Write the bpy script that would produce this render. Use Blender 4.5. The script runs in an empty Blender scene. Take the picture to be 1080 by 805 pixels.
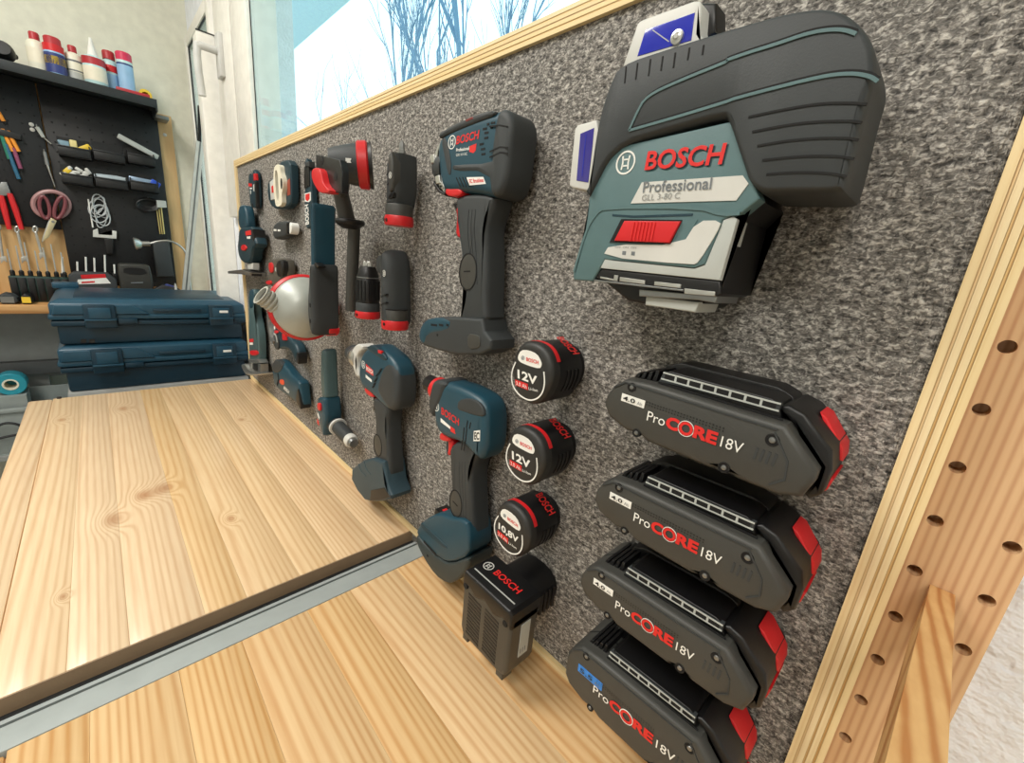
import bpy, bmesh, math, random
from mathutils import Vector, Matrix
random.seed(7)

# ------------------------------------------------------------------ camera
FPX = 439.5
RC = ((0.68660053, 0.72117865, 0.09209265),      # camera right in the world
      (0.25402107, -0.11927559, -0.95981594),    # camera down
      (-0.68121436, 0.68240361, -0.26508925))    # camera forward
CAM = Vector((0.0, -0.29712, 0.40))
scene = bpy.context.scene
COL = scene.collection
cam_data = bpy.data.cameras.new('camera')
cam_data.sensor_fit = 'HORIZONTAL'
cam_data.sensor_width = 36.0
cam_data.lens = FPX / 1080.0 * 36.0
cam_data.clip_start = 0.01
cam_data.clip_end = 200
cam = bpy.data.objects.new('camera', cam_data)
COL.objects.link(cam)
M = Matrix(((RC[0][0], -RC[1][0], -RC[2][0], CAM.x),
            (RC[0][1], -RC[1][1], -RC[2][1], CAM.y),
            (RC[0][2], -RC[1][2], -RC[2][2], CAM.z),
            (0, 0, 0, 1)))
cam.matrix_world = M
scene.camera = cam

# ------------------------------------------------------------------ world, lamps, exposure
world = bpy.data.worlds.new('overcast_sky')
scene.world = world
world.use_nodes = True
wn = world.node_tree.nodes
wn['Background'].inputs['Color'].default_value = (0.74, 0.95, 1.0, 1)
wn['Background'].inputs['Strength'].default_value = 1.8
scene.view_settings.view_transform = 'Standard'
scene.view_settings.look = 'None'
scene.view_settings.gamma = 1.0
scene.view_settings.use_curve_mapping = False
scene.view_settings.exposure = 0.0

def area(name, loc, sx, sy, power, col, rot=(0, 0, 0)):
    l = bpy.data.lights.new(name, 'AREA')
    l.shape = 'RECTANGLE'; l.size = sx; l.size_y = sy
    l.energy = power; l.color = col
    o = bpy.data.objects.new(name, l); COL.objects.link(o)
    o.location = loc; o.rotation_euler = rot
    return o
CEIL = 1.72
area('ceiling_lamp_light', (-1.05, -0.95, CEIL - 0.06), 0.9, 0.45, 26, (1.0, 0.96, 0.89))
area('ceiling_lamp_light', (0.35, -1.35, CEIL - 0.06), 0.9, 0.45, 23, (1.0, 0.96, 0.89))

# ------------------------------------------------------------------ pixel -> place
def ray(px):
    a = (px[0] - 540) / FPX; b = (px[1] - 402.5) / FPX
    return Vector((RC[0][0] * a + RC[1][0] * b + RC[2][0],
                   RC[0][1] * a + RC[1][1] * b + RC[2][1],
                   RC[0][2] * a + RC[1][2] * b + RC[2][2]))
def on_y(px, d=0.0):                 # point d in front of the felt plane
    r = ray(px); return CAM + r * ((-d - CAM.y) / r.y)
def on_x(px, x):
    r = ray(px); return CAM + r * ((x - CAM.x) / r.x)
def on_z(px, z=0.0):
    r = ray(px); return CAM + r * ((z - CAM.z) / r.z)
def K(o, s, pts):                    # points read off an enlarged view of the photograph
    return [(o[0] + a / s, o[1] + b / s) for a, b in pts]
def xz(pts, d):
    return [(p.x, p.z) for p in (on_y(q, d) for q in pts)]
def shear(ref, d0, d1, k=0.3):
    """A body that reaches from d0 to d1 off the board is seen from its right: its left
    rim shows at the near depth, its right rim at the far depth, with even steps between."""
    mid, half = (d0 + d1) / 2, (d1 - d0) * k / 2
    lo = min(p[0] for p in ref); hi = max(p[0] for p in ref)
    def f(pts, *_):
        o = []
        for p in pts:
            s = min(1.0, max(0.0, (p[0] - lo) / (hi - lo)))
            q = on_y(p, mid + half - 2 * half * s)
            o.append((q.x, q.z))
        return o
    return f
def sil(pts, d0, d1, k=0.3):
    return shear(pts, d0, d1, k)(pts)
def chaikin(pts, n=2, closed=True):
    for _ in range(n):
        o = []
        k = len(pts)
        for i in range(k if closed else k - 1):
            a, b = pts[i], pts[(i + 1) % k]
            o.append(tuple(a[j] * 0.75 + b[j] * 0.25 for j in range(len(a))))
            o.append(tuple(a[j] * 0.25 + b[j] * 0.75 for j in range(len(a))))
        if not closed:
            o = [pts[0]] + o + [pts[-1]]
        pts = o
    return pts
def inset(pts, a):
    n = len(pts)
    ar = sum(pts[i][0] * pts[(i + 1) % n][1] - pts[(i + 1) % n][0] * pts[i][1] for i in range(n))
    sg = 1 if ar > 0 else -1
    o = []
    for i in range(n):
        p, q, r = pts[i - 1], pts[i], pts[(i + 1) % n]
        e1 = (q[0] - p[0], q[1] - p[1]); e2 = (r[0] - q[0], r[1] - q[1])
        l1 = math.hypot(*e1) + 1e-12; l2 = math.hypot(*e2) + 1e-12
        n1 = (-e1[1] / l1 * sg, e1[0] / l1 * sg); n2 = (-e2[1] / l2 * sg, e2[0] / l2 * sg)
        mx, my = n1[0] + n2[0], n1[1] + n2[1]
        l = mx * mx + my * my
        k = 2.0 / l if l > 0.5 else 4.0
        o.append((q[0] + mx * a * k / 1.0 * 1.0, q[1] + my * a * k) if l > 0.5 else (q[0] + mx * a, q[1] + my * a))
    return o

# ------------------------------------------------------------------ materials
def lin(c):
    return tuple(((v / 255) / 12.92 if v / 255 <= 0.04045 else ((v / 255 + 0.055) / 1.055) ** 2.4) for v in c)
MATS = {}
def mat(name, rgb, rough=0.5, metal=0.0, grain=0.0, scale=900.0, tone=0.06, coat=0.0, spec=0.5):
    if name in MATS: return MATS[name]
    m = bpy.data.materials.new(name); m.use_nodes = True
    nt = m.node_tree; b = nt.nodes['Principled BSDF']
    c = lin(rgb)
    b.inputs['Roughness'].default_value = rough
    b.inputs['Metallic'].default_value = metal
    b.inputs['Coat Weight'].default_value = coat
    b.inputs['Specular IOR Level'].default_value = spec
    tc = nt.nodes.new('ShaderNodeTexCoord')
    nz = nt.nodes.new('ShaderNodeTexNoise'); nz.inputs['Scale'].default_value = 35
    nz.inputs['Detail'].default_value = 4
    nt.links.new(tc.outputs['Object'], nz.inputs['Vector'])
    rp = nt.nodes.new('ShaderNodeValToRGB')
    rp.color_ramp.elements[0].position = 0.3; rp.color_ramp.elements[1].position = 0.7
    rp.color_ramp.elements[0].color = tuple(v * (1 - tone) for v in c) + (1,)
    rp.color_ramp.elements[1].color = tuple(min(1, v * (1 + tone)) for v in c) + (1,)
    nt.links.new(nz.outputs['Fac'], rp.inputs['Fac'])
    nt.links.new(rp.outputs['Color'], b.inputs['Base Color'])
    if grain:
        n2 = nt.nodes.new('ShaderNodeTexNoise'); n2.inputs['Scale'].default_value = scale
        nt.links.new(tc.outputs['Object'], n2.inputs['Vector'])
        bp = nt.nodes.new('ShaderNodeBump'); bp.inputs['Strength'].default_value = grain
        bp.inputs['Distance'].default_value = 0.0006
        nt.links.new(n2.outputs['Fac'], bp.inputs['Height'])
        nt.links.new(bp.outputs['Normal'], b.inputs['Normal'])
    MATS[name] = m
    return m
def wood(name, light, dark, axis='X', ringscale=42.0, stretch=0.10, knots=(), rough=0.45, contrast=1.0, tone=0.12, wave=7.0, coat=0.0):
    """pine with long grain along one axis; every object gets its own cut of the log"""
    if name in MATS: return MATS[name]
    m = bpy.data.materials.new(name); m.use_nodes = True
    nt = m.node_tree; N = nt.nodes; L = nt.links
    b = N['Principled BSDF']; b.inputs['Roughness'].default_value = rough
    b.inputs['Coat Weight'].default_value = coat; b.inputs['Coat Roughness'].default_value = 0.16
    tc = N.new('ShaderNodeTexCoord'); oi = N.new('ShaderNodeObjectInfo')
    mp = N.new('ShaderNodeMapping')
    sc = {'X': (stretch, 1, 1), 'Y': (1, stretch, 1), 'Z': (1, 1, stretch)}[axis]
    mp.inputs['Scale'].default_value = sc
    L.new(tc.outputs['Object'], mp.inputs['Vector'])
    mul = N.new('ShaderNodeVectorMath'); mul.operation = 'SCALE'
    mul.inputs[0].default_value = (3.1, 5.7, 7.3)
    L.new(oi.outputs['Random'], mul.inputs['Scale'])
    add = N.new('ShaderNodeVectorMath'); add.operation = 'ADD'
    L.new(mp.outputs['Vector'], add.inputs[0]); L.new(mul.outputs['Vector'], add.inputs[1])
    nz = N.new('ShaderNodeTexNoise'); nz.inputs['Scale'].default_value = 9.0
    nz.inputs['Detail'].default_value = 2.0
    L.new(add.outputs['Vector'], nz.inputs['Vector'])
    # ring coordinate: across the grain, bent by slow noise and by the knots
    sep = N.new('ShaderNodeSeparateXYZ'); L.new(add.outputs['Vector'], sep.inputs['Vector'])
    across = {'X': 'Y', 'Y': 'X', 'Z': 'X'}[axis]
    def math_(op, a, bb):
        n = N.new('ShaderNodeMath'); n.operation = op
        if op == 'MULTIPLY_ADD': n.inputs[2].default_value = 0.5
        for i, v in enumerate((a, bb)):
            if v is None: continue
            if isinstance(v, (int, float)): n.inputs[i].default_value = v
            else: L.new(v, n.inputs[i])
        return n.outputs[0]
    ring = math_('ADD', sep.outputs[across], math_('MULTIPLY', nz.outputs['Fac'], wave / ringscale))
    knotsum = None
    for kx, ky, kr in knots:
        vs = N.new('ShaderNodeVectorMath'); vs.operation = 'SUBTRACT'
        L.new(tc.outputs['Object'], vs.inputs[0]); vs.inputs[1].default_value = (kx, ky, 0)
        vm = N.new('ShaderNodeVectorMath'); vm.operation = 'MULTIPLY'
        L.new(vs.outputs[0], vm.inputs[0]); vm.inputs[1].default_value = (0.55 / kr, 1.0 / kr, 0)
        ln = N.new('ShaderNodeVectorMath'); ln.operation = 'LENGTH'
        L.new(vm.outputs[0], ln.inputs[0])
        g = math_('POWER', 2.718, math_('MULTIPLY', math_('MULTIPLY', ln.outputs['Value'], ln.outputs['Value']), -0.5))
        knotsum = g if knotsum is None else math_('ADD', knotsum, g)
    if knotsum is not None:
        ring = math_('ADD', ring, math_('MULTIPLY', knotsum, 4.0 / ringscale))
    ph = math_('MULTIPLY', ring, ringscale * 6.28)
    sn = math_('SINE', ph, None)
    fine = N.new('ShaderNodeTexNoise'); fine.inputs['Scale'].default_value = 260.0
    fine.inputs['Detail'].default_value = 3.0
    L.new(add.outputs['Vector'], fine.inputs['Vector'])
    sn = math_('POWER', math_('MULTIPLY_ADD', sn, 0.5), 2.2)
    v = math_('ADD', math_('MULTIPLY', sn, 0.5 * contrast), math_('MULTIPLY', fine.outputs['Fac'], 0.42))
    v = math_('ADD', v, math_('MULTIPLY', nz.outputs['Fac'], 0.35))
    rp = N.new('ShaderNodeValToRGB')
    rp.color_ramp.elements[0].position = 0.25; rp.color_ramp.elements[1].position = 0.85
    rp.color_ramp.elements[0].color = lin(light) + (1,)
    rp.color_ramp.elements[1].color = lin(dark) + (1,)
    L.new(v, rp.inputs['Fac'])
    # tone differs from piece to piece
    hv = N.new('ShaderNodeHueSaturation')
    L.new(rp.outputs['Color'], hv.inputs['Color'])
    L.new(math_('ADD', math_('MULTIPLY', oi.outputs['Random'], tone), 1.0 - tone / 2), hv.inputs['Value'])
    L.new(math_('ADD', math_('MULTIPLY', oi.outputs['Random'], -0.25), 1.1), hv.inputs['Saturation'])
    out = hv.outputs['Color']
    if knotsum is not None:
        mx = N.new('ShaderNodeMixRGB'); mx.inputs['Color2'].default_value = lin((172, 116, 70)) + (1,)
        k2 = math_('MULTIPLY', math_('SUBTRACT', knotsum, 0.5), 1.3)
        k2n = k2.node; k2n.use_clamp = True
        L.new(k2, mx.inputs['Fac']); L.new(out, mx.inputs['Color1']); out = mx.outputs['Color']
    L.new(out, b.inputs['Base Color'])
    bp = N.new('ShaderNodeBump'); bp.inputs['Strength'].default_value = 0.15
    bp.inputs['Distance'].default_value = 0.0004
    L.new(v, bp.inputs['Height']); L.new(bp.outputs['Normal'], b.inputs['Normal'])
    MATS[name] = m
    return m
def felt_material():
    m = bpy.data.materials.new('grey_felt'); m.use_nodes = True
    nt = m.node_tree; N = nt.nodes; L = nt.links
    b = N['Principled BSDF']; b.inputs['Roughness'].default_value = 0.75
    b.inputs['Specular IOR Level'].default_value = 0.45
    tc = N.new('ShaderNodeTexCoord')
    mp = N.new('ShaderNodeMapping'); mp.inputs['Scale'].default_value = (0.6, 1, 1.0)
    L.new(tc.outputs['Object'], mp.inputs['Vector'])
    n1 = N.new('ShaderNodeTexNoise'); n1.inputs['Scale'].default_value = 620; n1.inputs['Detail'].default_value = 3
    n1.inputs['Distortion'].default_value = 0.8
    n2 = N.new('ShaderNodeTexNoise'); n2.inputs['Scale'].default_value = 260; n2.inputs['Detail'].default_value = 2
    n3 = N.new('ShaderNodeTexNoise'); n3.inputs['Scale'].default_value = 4
    for n in (n1, n2, n3): L.new(mp.outputs['Vector'], n.inputs['Vector'])
    ad = N.new('ShaderNodeMath'); ad.operation = 'MULTIPLY_ADD'; ad.inputs[1].default_value = 0.6
    L.new(n1.outputs['Fac'], ad.inputs[0])
    m2 = N.new('ShaderNodeMath'); m2.operation = 'MULTIPLY'; m2.inputs[1].default_value = 0.4
    L.new(n2.outputs['Fac'], m2.inputs[0]); L.new(m2.outputs[0], ad.inputs[2])
    rp = N.new('ShaderNodeValToRGB')
    e = rp.color_ramp.elements
    e[0].position = 0.36; e[0].color = lin((48, 46, 44)) + (1,)
    e[1].position = 0.66; e[1].color = lin((205, 200, 192)) + (1,)
    x = e.new(0.5); x.color = lin((118, 114, 109)) + (1,)
    L.new(ad.outputs[0], rp.inputs['Fac']); L.new(rp.outputs['Color'], b.inputs['Base Color'])
    bp = N.new('ShaderNodeBump'); bp.inputs['Strength'].default_value = 0.9; bp.inputs['Distance'].default_value = 0.0015
    L.new(ad.outputs[0], bp.inputs['Height']); L.new(bp.outputs['Normal'], b.inputs['Normal'])
    return m
TEAL = mat('teal_plastic', (26, 66, 82), 0.42, grain=0.08)
TEALD = mat('dark_teal_plastic', (20, 52, 64), 0.45, grain=0.08)
TEALG = mat('grey_teal_plastic', (84, 112, 115), 0.5, grain=0.1)
RUB = mat('dark_grey_rubber', (50, 54, 56), 0.6, grain=0.15)
RUBW = mat('warm_grey_plastic', (60, 60, 57), 0.5, grain=0.12)
BLK = mat('black_plastic', (12, 12, 14), 0.42, grain=0.1)
SLIT = mat('black_groove', (8, 8, 9), 0.8)
RED = mat('red_plastic', (205, 30, 36), 0.4)
REDP = mat('red_print', (214, 38, 36), 0.5)
WHT = mat('white_print', (235, 235, 230), 0.5)
GRYP = mat('grey_print', (110, 116, 120), 0.5)
LGT = mat('light_grey_plastic', (205, 205, 200), 0.45)
LGM = mat('light_grey_panel', (178, 182, 178), 0.45)
SIL = mat('brushed_silver', (190, 190, 186), 0.3, 0.85)
SILD = mat('dull_steel', (140, 142, 142), 0.38, 0.85)
BLUE = mat('blue_laser_glass', (40, 50, 175), 0.12, coat=0.6)
BLUEP = mat('blue_print', (50, 130, 215), 0.45)
PVC = mat('white_pvc', (236, 234, 226), 0.35)
SEAL = mat('dark_rubber_seal', (40, 42, 44), 0.6)
YEL = mat('yellow_plastic', (235, 200, 60), 0.45)
CREAM = mat('cream_plastic', (232, 226, 205), 0.45)
ORG = mat('orange_plastic', (235, 150, 50), 0.45)

# ------------------------------------------------------------------ mesh tools
def board(u, v, w): return Vector((u, -w, v))             # (x, z, off the board)
def farwall(x0):
    return lambda u, v, w: Vector((x0 + w, u, v))         # (y, z, off the far wall)
def flat(u, v, w): return Vector((u, v, w))
def finish(bm, name, m, parent, smooth=35):
    bmesh.ops.recalc_face_normals(bm, faces=bm.faces[:])
    me = bpy.data.meshes.new(name); bm.to_mesh(me); bm.free()
    return link(name, me, m, parent, smooth)
def link(name, me, m, parent, smooth=35):
    me.materials.append(m)
    if smooth:
        for p in me.polygons: p.use_smooth = True
        me.set_sharp_from_angle(angle=math.radians(smooth))
    o = bpy.data.objects.new(name, me); COL.objects.link(o)
    if parent is not None:
        o.parent = parent
        o.matrix_parent_inverse = Matrix.Translation(-parent.location)
    return o
def thing(name, label, cat, loc, group=None):
    o = bpy.data.objects.new(name, None); COL.objects.link(o)
    o.empty_display_size = 0.02
    o.location = loc; o['label'] = label; o['category'] = cat
    if group: o['group'] = group
    return o
def tag(o, label, cat, group=None):
    o['label'] = label; o['category'] = cat
    if group: o['group'] = group
    return o
def struct(o, label=None):
    o['kind'] = 'structure'
    if label: o['label'] = label
    return o
def add_layers(bm, rings, cap0=True, cap1=True):
    vs = [[bm.verts.new(p) for p in r] for r in rings]
    n = len(vs[0])
    for a, b in zip(vs, vs[1:]):
        for i in range(n):
            j = (i + 1) % n
            bm.faces.new((a[i], a[j], b[j], b[i]))
    caps = []
    if cap0: caps.append(bm.faces.new(vs[0]))
    if cap1: caps.append(bm.faces.new(vs[-1]))
    if n > 4 and caps: bmesh.ops.triangulate(bm, faces=caps)
def slab(name, outline, w0, w1, m, parent, b=0.002, bw=None, back=0.0, segs=3, to=board, holes=None):
    """outline pushed from w0 to w1; the near rim is rounded by b (inset) and bw (depth)"""
    bm = bmesh.new()
    bw = b if bw is None else bw
    rings = []
    if back > 0:
        for k in range(segs):
            t = k / segs * math.pi / 2
            rings.append([to(u, v, w0 + back * (1 - math.sin(t))) for u, v in inset(outline, back * (1 - math.cos(math.pi / 2 - t)))])
        rings = []
        for k in range(segs + 1):
            t = k / segs * math.pi / 2
            rings.append([to(u, v, w0 + back * (1 - math.cos(t))) for u, v in inset(outline, back * (1 - math.sin(t)))])
    else:
        rings.append([to(u, v, w0) for u, v in outline])
    if b > 0:
        for k in range(segs + 1):
            t = k / segs * math.pi / 2
            rings.append([to(u, v, w1 - bw + bw * math.sin(t)) for u, v in inset(outline, b * (1 - math.cos(t)))])
    else:
        rings.append([to(u, v, w1) for u, v in outline])
    add_layers(bm, rings)
    return finish(bm, name, m, parent)
def box(name, lo, hi, m, parent=None, b=0.0, smooth=35):
    bm = bmesh.new()
    bmesh.ops.create_cube(bm, size=1.0)
    for v in bm.verts:
        v.co = Vector([lo[i] + (v.co[i] + 0.5) * (hi[i] - lo[i]) for i in range(3)])
    if b: bmesh.ops.bevel(bm, geom=bm.edges[:], offset=b, segments=2, affect='EDGES', profile=0.5)
    return finish(bm, name, m, parent, smooth)
def frame_of(a):
    a = a.normalized()
    u = a.cross(Vector((0, 0, 1)))
    if u.length < 0.05: u = a.cross(Vector((0, 1, 0)))
    u.normalize()
    return a, u, a.cross(u).normalized()
def lathe(name, org, axis, prof, m, parent, n=24, cap=True):
    """prof: (distance along the axis, radius)"""
    bm = bmesh.new()
    a, u, v = frame_of(Vector(axis)); org = Vector(org)
    rings = [[org + a * t + (u * math.cos(k * 2 * math.pi / n) + v * math.sin(k * 2 * math.pi / n)) * max(r, 1e-5)
              for k in range(n)] for t, r in prof]
    add_layers(bm, rings, cap, cap)
    return finish(bm, name, m, parent)
def tube(name, pts, rad, m, parent, n=8, closed=False):
    bm = bmesh.new()
    pts = [Vector(p) for p in pts]
    rr = rad if isinstance(rad, (list, tuple)) else [rad] * len(pts)
    rings = []
    pu = None
    for i, p in enumerate(pts):
        d = (pts[min(i + 1, len(pts) - 1)] - pts[max(i - 1, 0)])
        if closed: d = pts[(i + 1) % len(pts)] - pts[i - 1]
        a, u, v = frame_of(d)
        if pu is not None:
            w = pu - a * pu.dot(a)
            if w.length > 1e-6:
                u = w.normalized(); v = a.cross(u)
        pu = u
        rings.append([p + (u * math.cos(k * 2 * math.pi / n) + v * math.sin(k * 2 * math.pi / n)) * rr[i] for k in range(n)])
    if closed:
        rings.append(rings[0][:])
    add_layers(bm, rings, not closed, not closed)
    if closed: bmesh.ops.remove_doubles(bm, verts=bm.verts[:], dist=1e-6)
    return finish(bm, name, m, parent)
def ribbon(name, pts, w, width, m, parent, h=0.0006, to=board, closed=False):
    """a thin raised strip that follows a line on a face"""
    bm = bmesh.new()
    n = len(pts); L = []; R = []
    for i, p in enumerate(pts):
        a = pts[i - 1] if (i > 0 or closed) else pts[i]
        b = pts[(i + 1) % n] if (i < n - 1 or closed) else pts[i]
        d = (b[0] - a[0], b[1] - a[1]); l = math.hypot(*d) + 1e-12
        nx, ny = -d[1] / l * width / 2, d[0] / l * width / 2
        L.append((p[0] + nx, p[1] + ny)); R.append((p[0] - nx, p[1] - ny))
    vs = [[bm.verts.new(to(q[0], q[1], w + hh)) for hh, q in ((0, L[i]), (h, L[i]), (h, R[i]), (0, R[i]))] for i in range(n)]
    for i in range(n if closed else n - 1):
        a, b = vs[i], vs[(i + 1) % n]
        for k in range(4):
            bm.faces.new((a[k], a[(k + 1) % 4], b[(k + 1) % 4], b[k]))
    if not closed:
        bm.faces.new(vs[0]); bm.faces.new(vs[-1])
    return finish(bm, name, m, parent, 0)
def text3(name, body, bl, br, tl, m, parent, bold=0.0, lift=0.0004, shear=0.0):
    """lettering fitted to three corners in space"""
    cu = bpy.data.curves.new('lettering', 'FONT')
    cu.body = body; cu.offset = bold; cu.resolution_u = 3; cu.shear = shear
    t = bpy.data.objects.new('lettering', cu); COL.objects.link(t)
    dg = bpy.context.evaluated_depsgraph_get()
    me = bpy.data.meshes.new_from_object(t.evaluated_get(dg))
    bpy.data.objects.remove(t); bpy.data.curves.remove(cu)
    xs = [v.co.x for v in me.vertices]; ys = [v.co.y for v in me.vertices]
    x0, x1, y0, y1 = min(xs), max(xs), min(ys), max(ys)
    bl, br, tl = Vector(bl), Vector(br), Vector(tl)
    ex, ey = br - bl, tl - bl
    nn = ex.cross(ey).normalized()
    for v in me.vertices:
        a = (v.co.x - x0) / (x1 - x0); b = (v.co.y - y0) / (y1 - y0)
        v.co = bl + ex * a + ey * b + nn * lift
    me.materials.clear()
    me.name = name
    return link(name, me, m, parent, 0)
def text_px(name, body, bl, br, tl, d, m, parent, **k):
    return text3(name, body, on_y(bl, d), on_y(br, d), on_y(tl, d), m, parent, **k)
def emblem(c, r, d, m, parent, to=board):
    """round maker's mark: a ring with an armature in it"""
    cx, cz = c
    pts = [(cx + r * math.cos(a * math.pi / 12), cz + r * math.sin(a * math.pi / 12)) for a in range(24)]
    o = ribbon('emblem', pts, d, r * 0.16, m, parent, 0.0003, to, True)
    for s in (-1, 1):
        ribbon('emblem_bar', [(cx + s * r * 0.38, cz - r * 0.62), (cx + s * r * 0.30, cz), (cx + s * r * 0.38, cz + r * 0.62)], d, r * 0.16, m, o, 0.0003, to)
    ribbon('emblem_bar', [(cx - r * 0.3, cz + r * 0.28), (cx + r * 0.3, cz + r * 0.28)], d, r * 0.14, m, o, 0.0003, to)
    ribbon('emblem_bar', [(cx - r * 0.3, cz - r * 0.28), (cx + r * 0.3, cz - r * 0.28)], d, r * 0.14, m, o, 0.0003, to)
    return o
def patch(name, pts, d, m, parent, h=0.0005, to=board):
    return slab(name, pts, d - 0.0002, d + h, m, parent, b=0, to=to)

# ------------------------------------------------------------------ the room
WX0, WX1, WY0, WY1, FLZ = -2.25, 1.7, -2.7, 0.05, -0.9
PLAST = mat('white_rough_plaster', (238, 242, 248), 0.85, grain=1.0, scale=130)
MATS['white_rough_plaster'].node_tree.nodes['Bump'].inputs['Distance'].default_value = 0.004
WALLC = mat('cream_wall_paint', (222, 222, 206), 0.8, grain=0.3, scale=60)
CEILM = mat('ceiling_paint', (235, 233, 226), 0.85)
FLOORM = mat('grey_floor_paint', (128, 128, 124), 0.6, grain=0.2, scale=40)
struct(box('floor', (WX0, WY0, FLZ - 0.05), (WX1, WY1, FLZ), FLOORM))
struct(box('ceiling', (WX0, WY0, CEIL), (WX1, WY1, CEIL + 0.05), CEILM))
struct(box('wall_left', (WX0 - 0.1, WY0, FLZ), (WX0, WY1 + 0.2, CEIL), WALLC))
struct(box('wall_right', (WX1, WY0, FLZ), (WX1 + 0.1, WY1 + 0.2, CEIL), CEILM))
struct(box('wall_front', (WX0, WY0 - 0.1, FLZ), (WX1, WY0, CEIL), CEILM))
def wall_with_holes(name, holes, m):
    """wall at y = WY1 .. +0.2 with rectangular openings (x0, x1, z0, z1)"""
    xs = sorted({WX0, WX1} | {h[0] for h in holes} | {h[1] for h in holes})
    zs = sorted({FLZ, CEIL} | {h[2] for h in holes} | {h[3] for h in holes})
    bm = bmesh.new()
    for i in range(len(xs) - 1):
        for j in range(len(zs) - 1):
            cx, cz = (xs[i] + xs[i + 1]) / 2, (zs[j] + zs[j + 1]) / 2
            if any(h[0] < cx < h[1] and h[2] < cz < h[3] for h in holes): continue
            r = bmesh.ops.create_cube(bm, size=1.0)
            for v in r['verts']:
                v.co = Vector((xs[i] + (v.co.x + 0.5) * (xs[i + 1] - xs[i]), WY1 + (v.co.y + 0.5) * 0.2,
                               zs[j] + (v.co.z + 0.5) * (zs[j + 1] - zs[j])))
    bmesh.ops.remove_doubles(bm, verts=bm.verts[:], dist=1e-5)
    return struct(finish(bm, name, m, None, 0))
wall_with_holes('wall_back', [(-1.70, 0.62, 0.47, 1.50), (-2.21, -1.76, -0.75, 1.10)], PLAST)

GLASS = bpy.data.materials.new('window_glass'); GLASS.use_nodes = True
_n = GLASS.node_tree.nodes; _l = GLASS.node_tree.links
_tr = _n.new('ShaderNodeBsdfTransparent'); _tr.inputs['Color'].default_value = (0.95, 0.99, 1.0, 1)
_gl = _n.new('ShaderNodeBsdfGlossy'); _gl.inputs['Roughness'].default_value = 0.02
_lw = _n.new('ShaderNodeLayerWeight'); _lw.inputs['Blend'].default_value = 0.5
_pw = _n.new('ShaderNodeMath'); _pw.operation = 'POWER'; _pw.inputs[1].default_value = 5.0
_fr = _n.new('ShaderNodeMath'); _fr.operation = 'MULTIPLY_ADD'; _fr.inputs[1].default_value = 0.35; _fr.inputs[2].default_value = 0.04
_l.new(_lw.outputs['Facing'], _pw.inputs[0]); _l.new(_pw.outputs[0], _fr.inputs[0])
_mx = _n.new('ShaderNodeMixShader')
_l.new(_fr.outputs[0], _mx.inputs[0]); _l.new(_tr.outputs[0], _mx.inputs[1]); _l.new(_gl.outputs[0], _mx.inputs[2])
_l.new(_mx.outputs[0], _n['Material Output'].inputs['Surface'])

def window(name, x0, x1, z0, z1, stiles):
    """stiles: list of (x0, x1, y0, y1) uprights; rails close top and bottom"""
    w = bpy.data.objects.new(name, None); COL.objects.link(w); w.location = (x0, WY1, z0); struct(w)
    return w
w1 = window('window_1', -1.72, 0.62, 0.47, 1.50, None)
box('window_frame', (-1.70, 0.030, 0.47), (-1.507, 0.11, 1.50), PVC, w1, 0.003)
box('window_frame', (0.55, 0.030, 0.47), (0.62, 0.11, 1.50), PVC, w1, 0.003)
box('window_frame', (-1.507, 0.030, 1.43), (0.55, 0.11, 1.50), PVC, w1, 0.003)
box('window_frame', (-1.507, 0.030, 0.47), (0.55, 0.11, 0.53), PVC, w1, 0.003)
box('seal', (-1.508, 0.036, 0.53), (-1.4955, 0.10, 1.43), SEAL, w1)
sash = box('sash', (-1.4955, 0.030, 0.535), (-1.350, 0.10, 1.425), PVC, w1, 0.004)
box('sash', (0.45, 0.028, 0.535), (0.55, 0.10, 1.425), PVC, w1, 0.004)
box('sash', (-1.350, 0.028, 1.34), (0.45, 0.10, 1.425), PVC, w1, 0.004)
box('sash', (-1.350, 0.028, 0.535), (0.45, 0.10, 0.575), PVC, w1, 0.004)
box('seal', (-1.3505, 0.0395, 0.575), (-1.348, 0.0415, 1.34), SEAL, sash)
box('pane', (-1.350, 0.0405, 0.575), (0.45, 0.0445, 1.34), GLASS, w1)
# handle of the window
hd = box('window_handle', (-1.645, 0.018, 0.845), (-1.598, 0.031, 0.955), mat('handle_satin_white', (205, 206, 203), 0.35), w1, 0.004)
sp = Vector((-1.62, 0.02, 0.910))
tube('spindle', [sp, sp + Vector((0, -0.040, 0)), sp + Vector((0, -0.050, -0.006))], 0.010, MATS['handle_satin_white'], hd, 12)
tube('lever', chaikin([tuple(sp + Vector((0, -0.047, 0.004))), tuple(sp + Vector((0, -0.051, -0.04))), tuple(sp + Vector((0, -0.046, -0.125)))], 1, False), 0.0095, MATS['handle_satin_white'], hd, 12)

w2 = window('window_2', -2.21, -1.76, -0.75, 1.10, None)
box('window_frame', (-2.21, 0.030, -0.75), (-2.165, 0.11, 1.10), PVC, w2, 0.003)
box('window_frame', (-1.80, 0.030, -0.75), (-1.76, 0.11, 1.10), PVC, w2, 0.003)
box('window_frame', (-2.165, 0.030, 1.062), (-1.80, 0.11, 1.10), PVC, w2, 0.003)
box('window_frame', (-2.165, 0.030, -0.75), (-1.80, 0.11, -0.65), PVC, w2, 0.003)
box('seal', (-2.1655, 0.034, -0.65), (-2.163, 0.040, 1.062), SEAL, w2)
box('seal', (-2.163, 0.034, 1.0605), (-1.80, 0.040, 1.0625), SEAL, w2)
box('pane', (-2.165, 0.036, -0.65), (-1.80, 0.040, 1.062), GLASS, w2)
struct(box('trim_1', (-1.80, -0.008, FLZ), (-1.738, 0.05, 0.985), PVC, None, 0.004))
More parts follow.
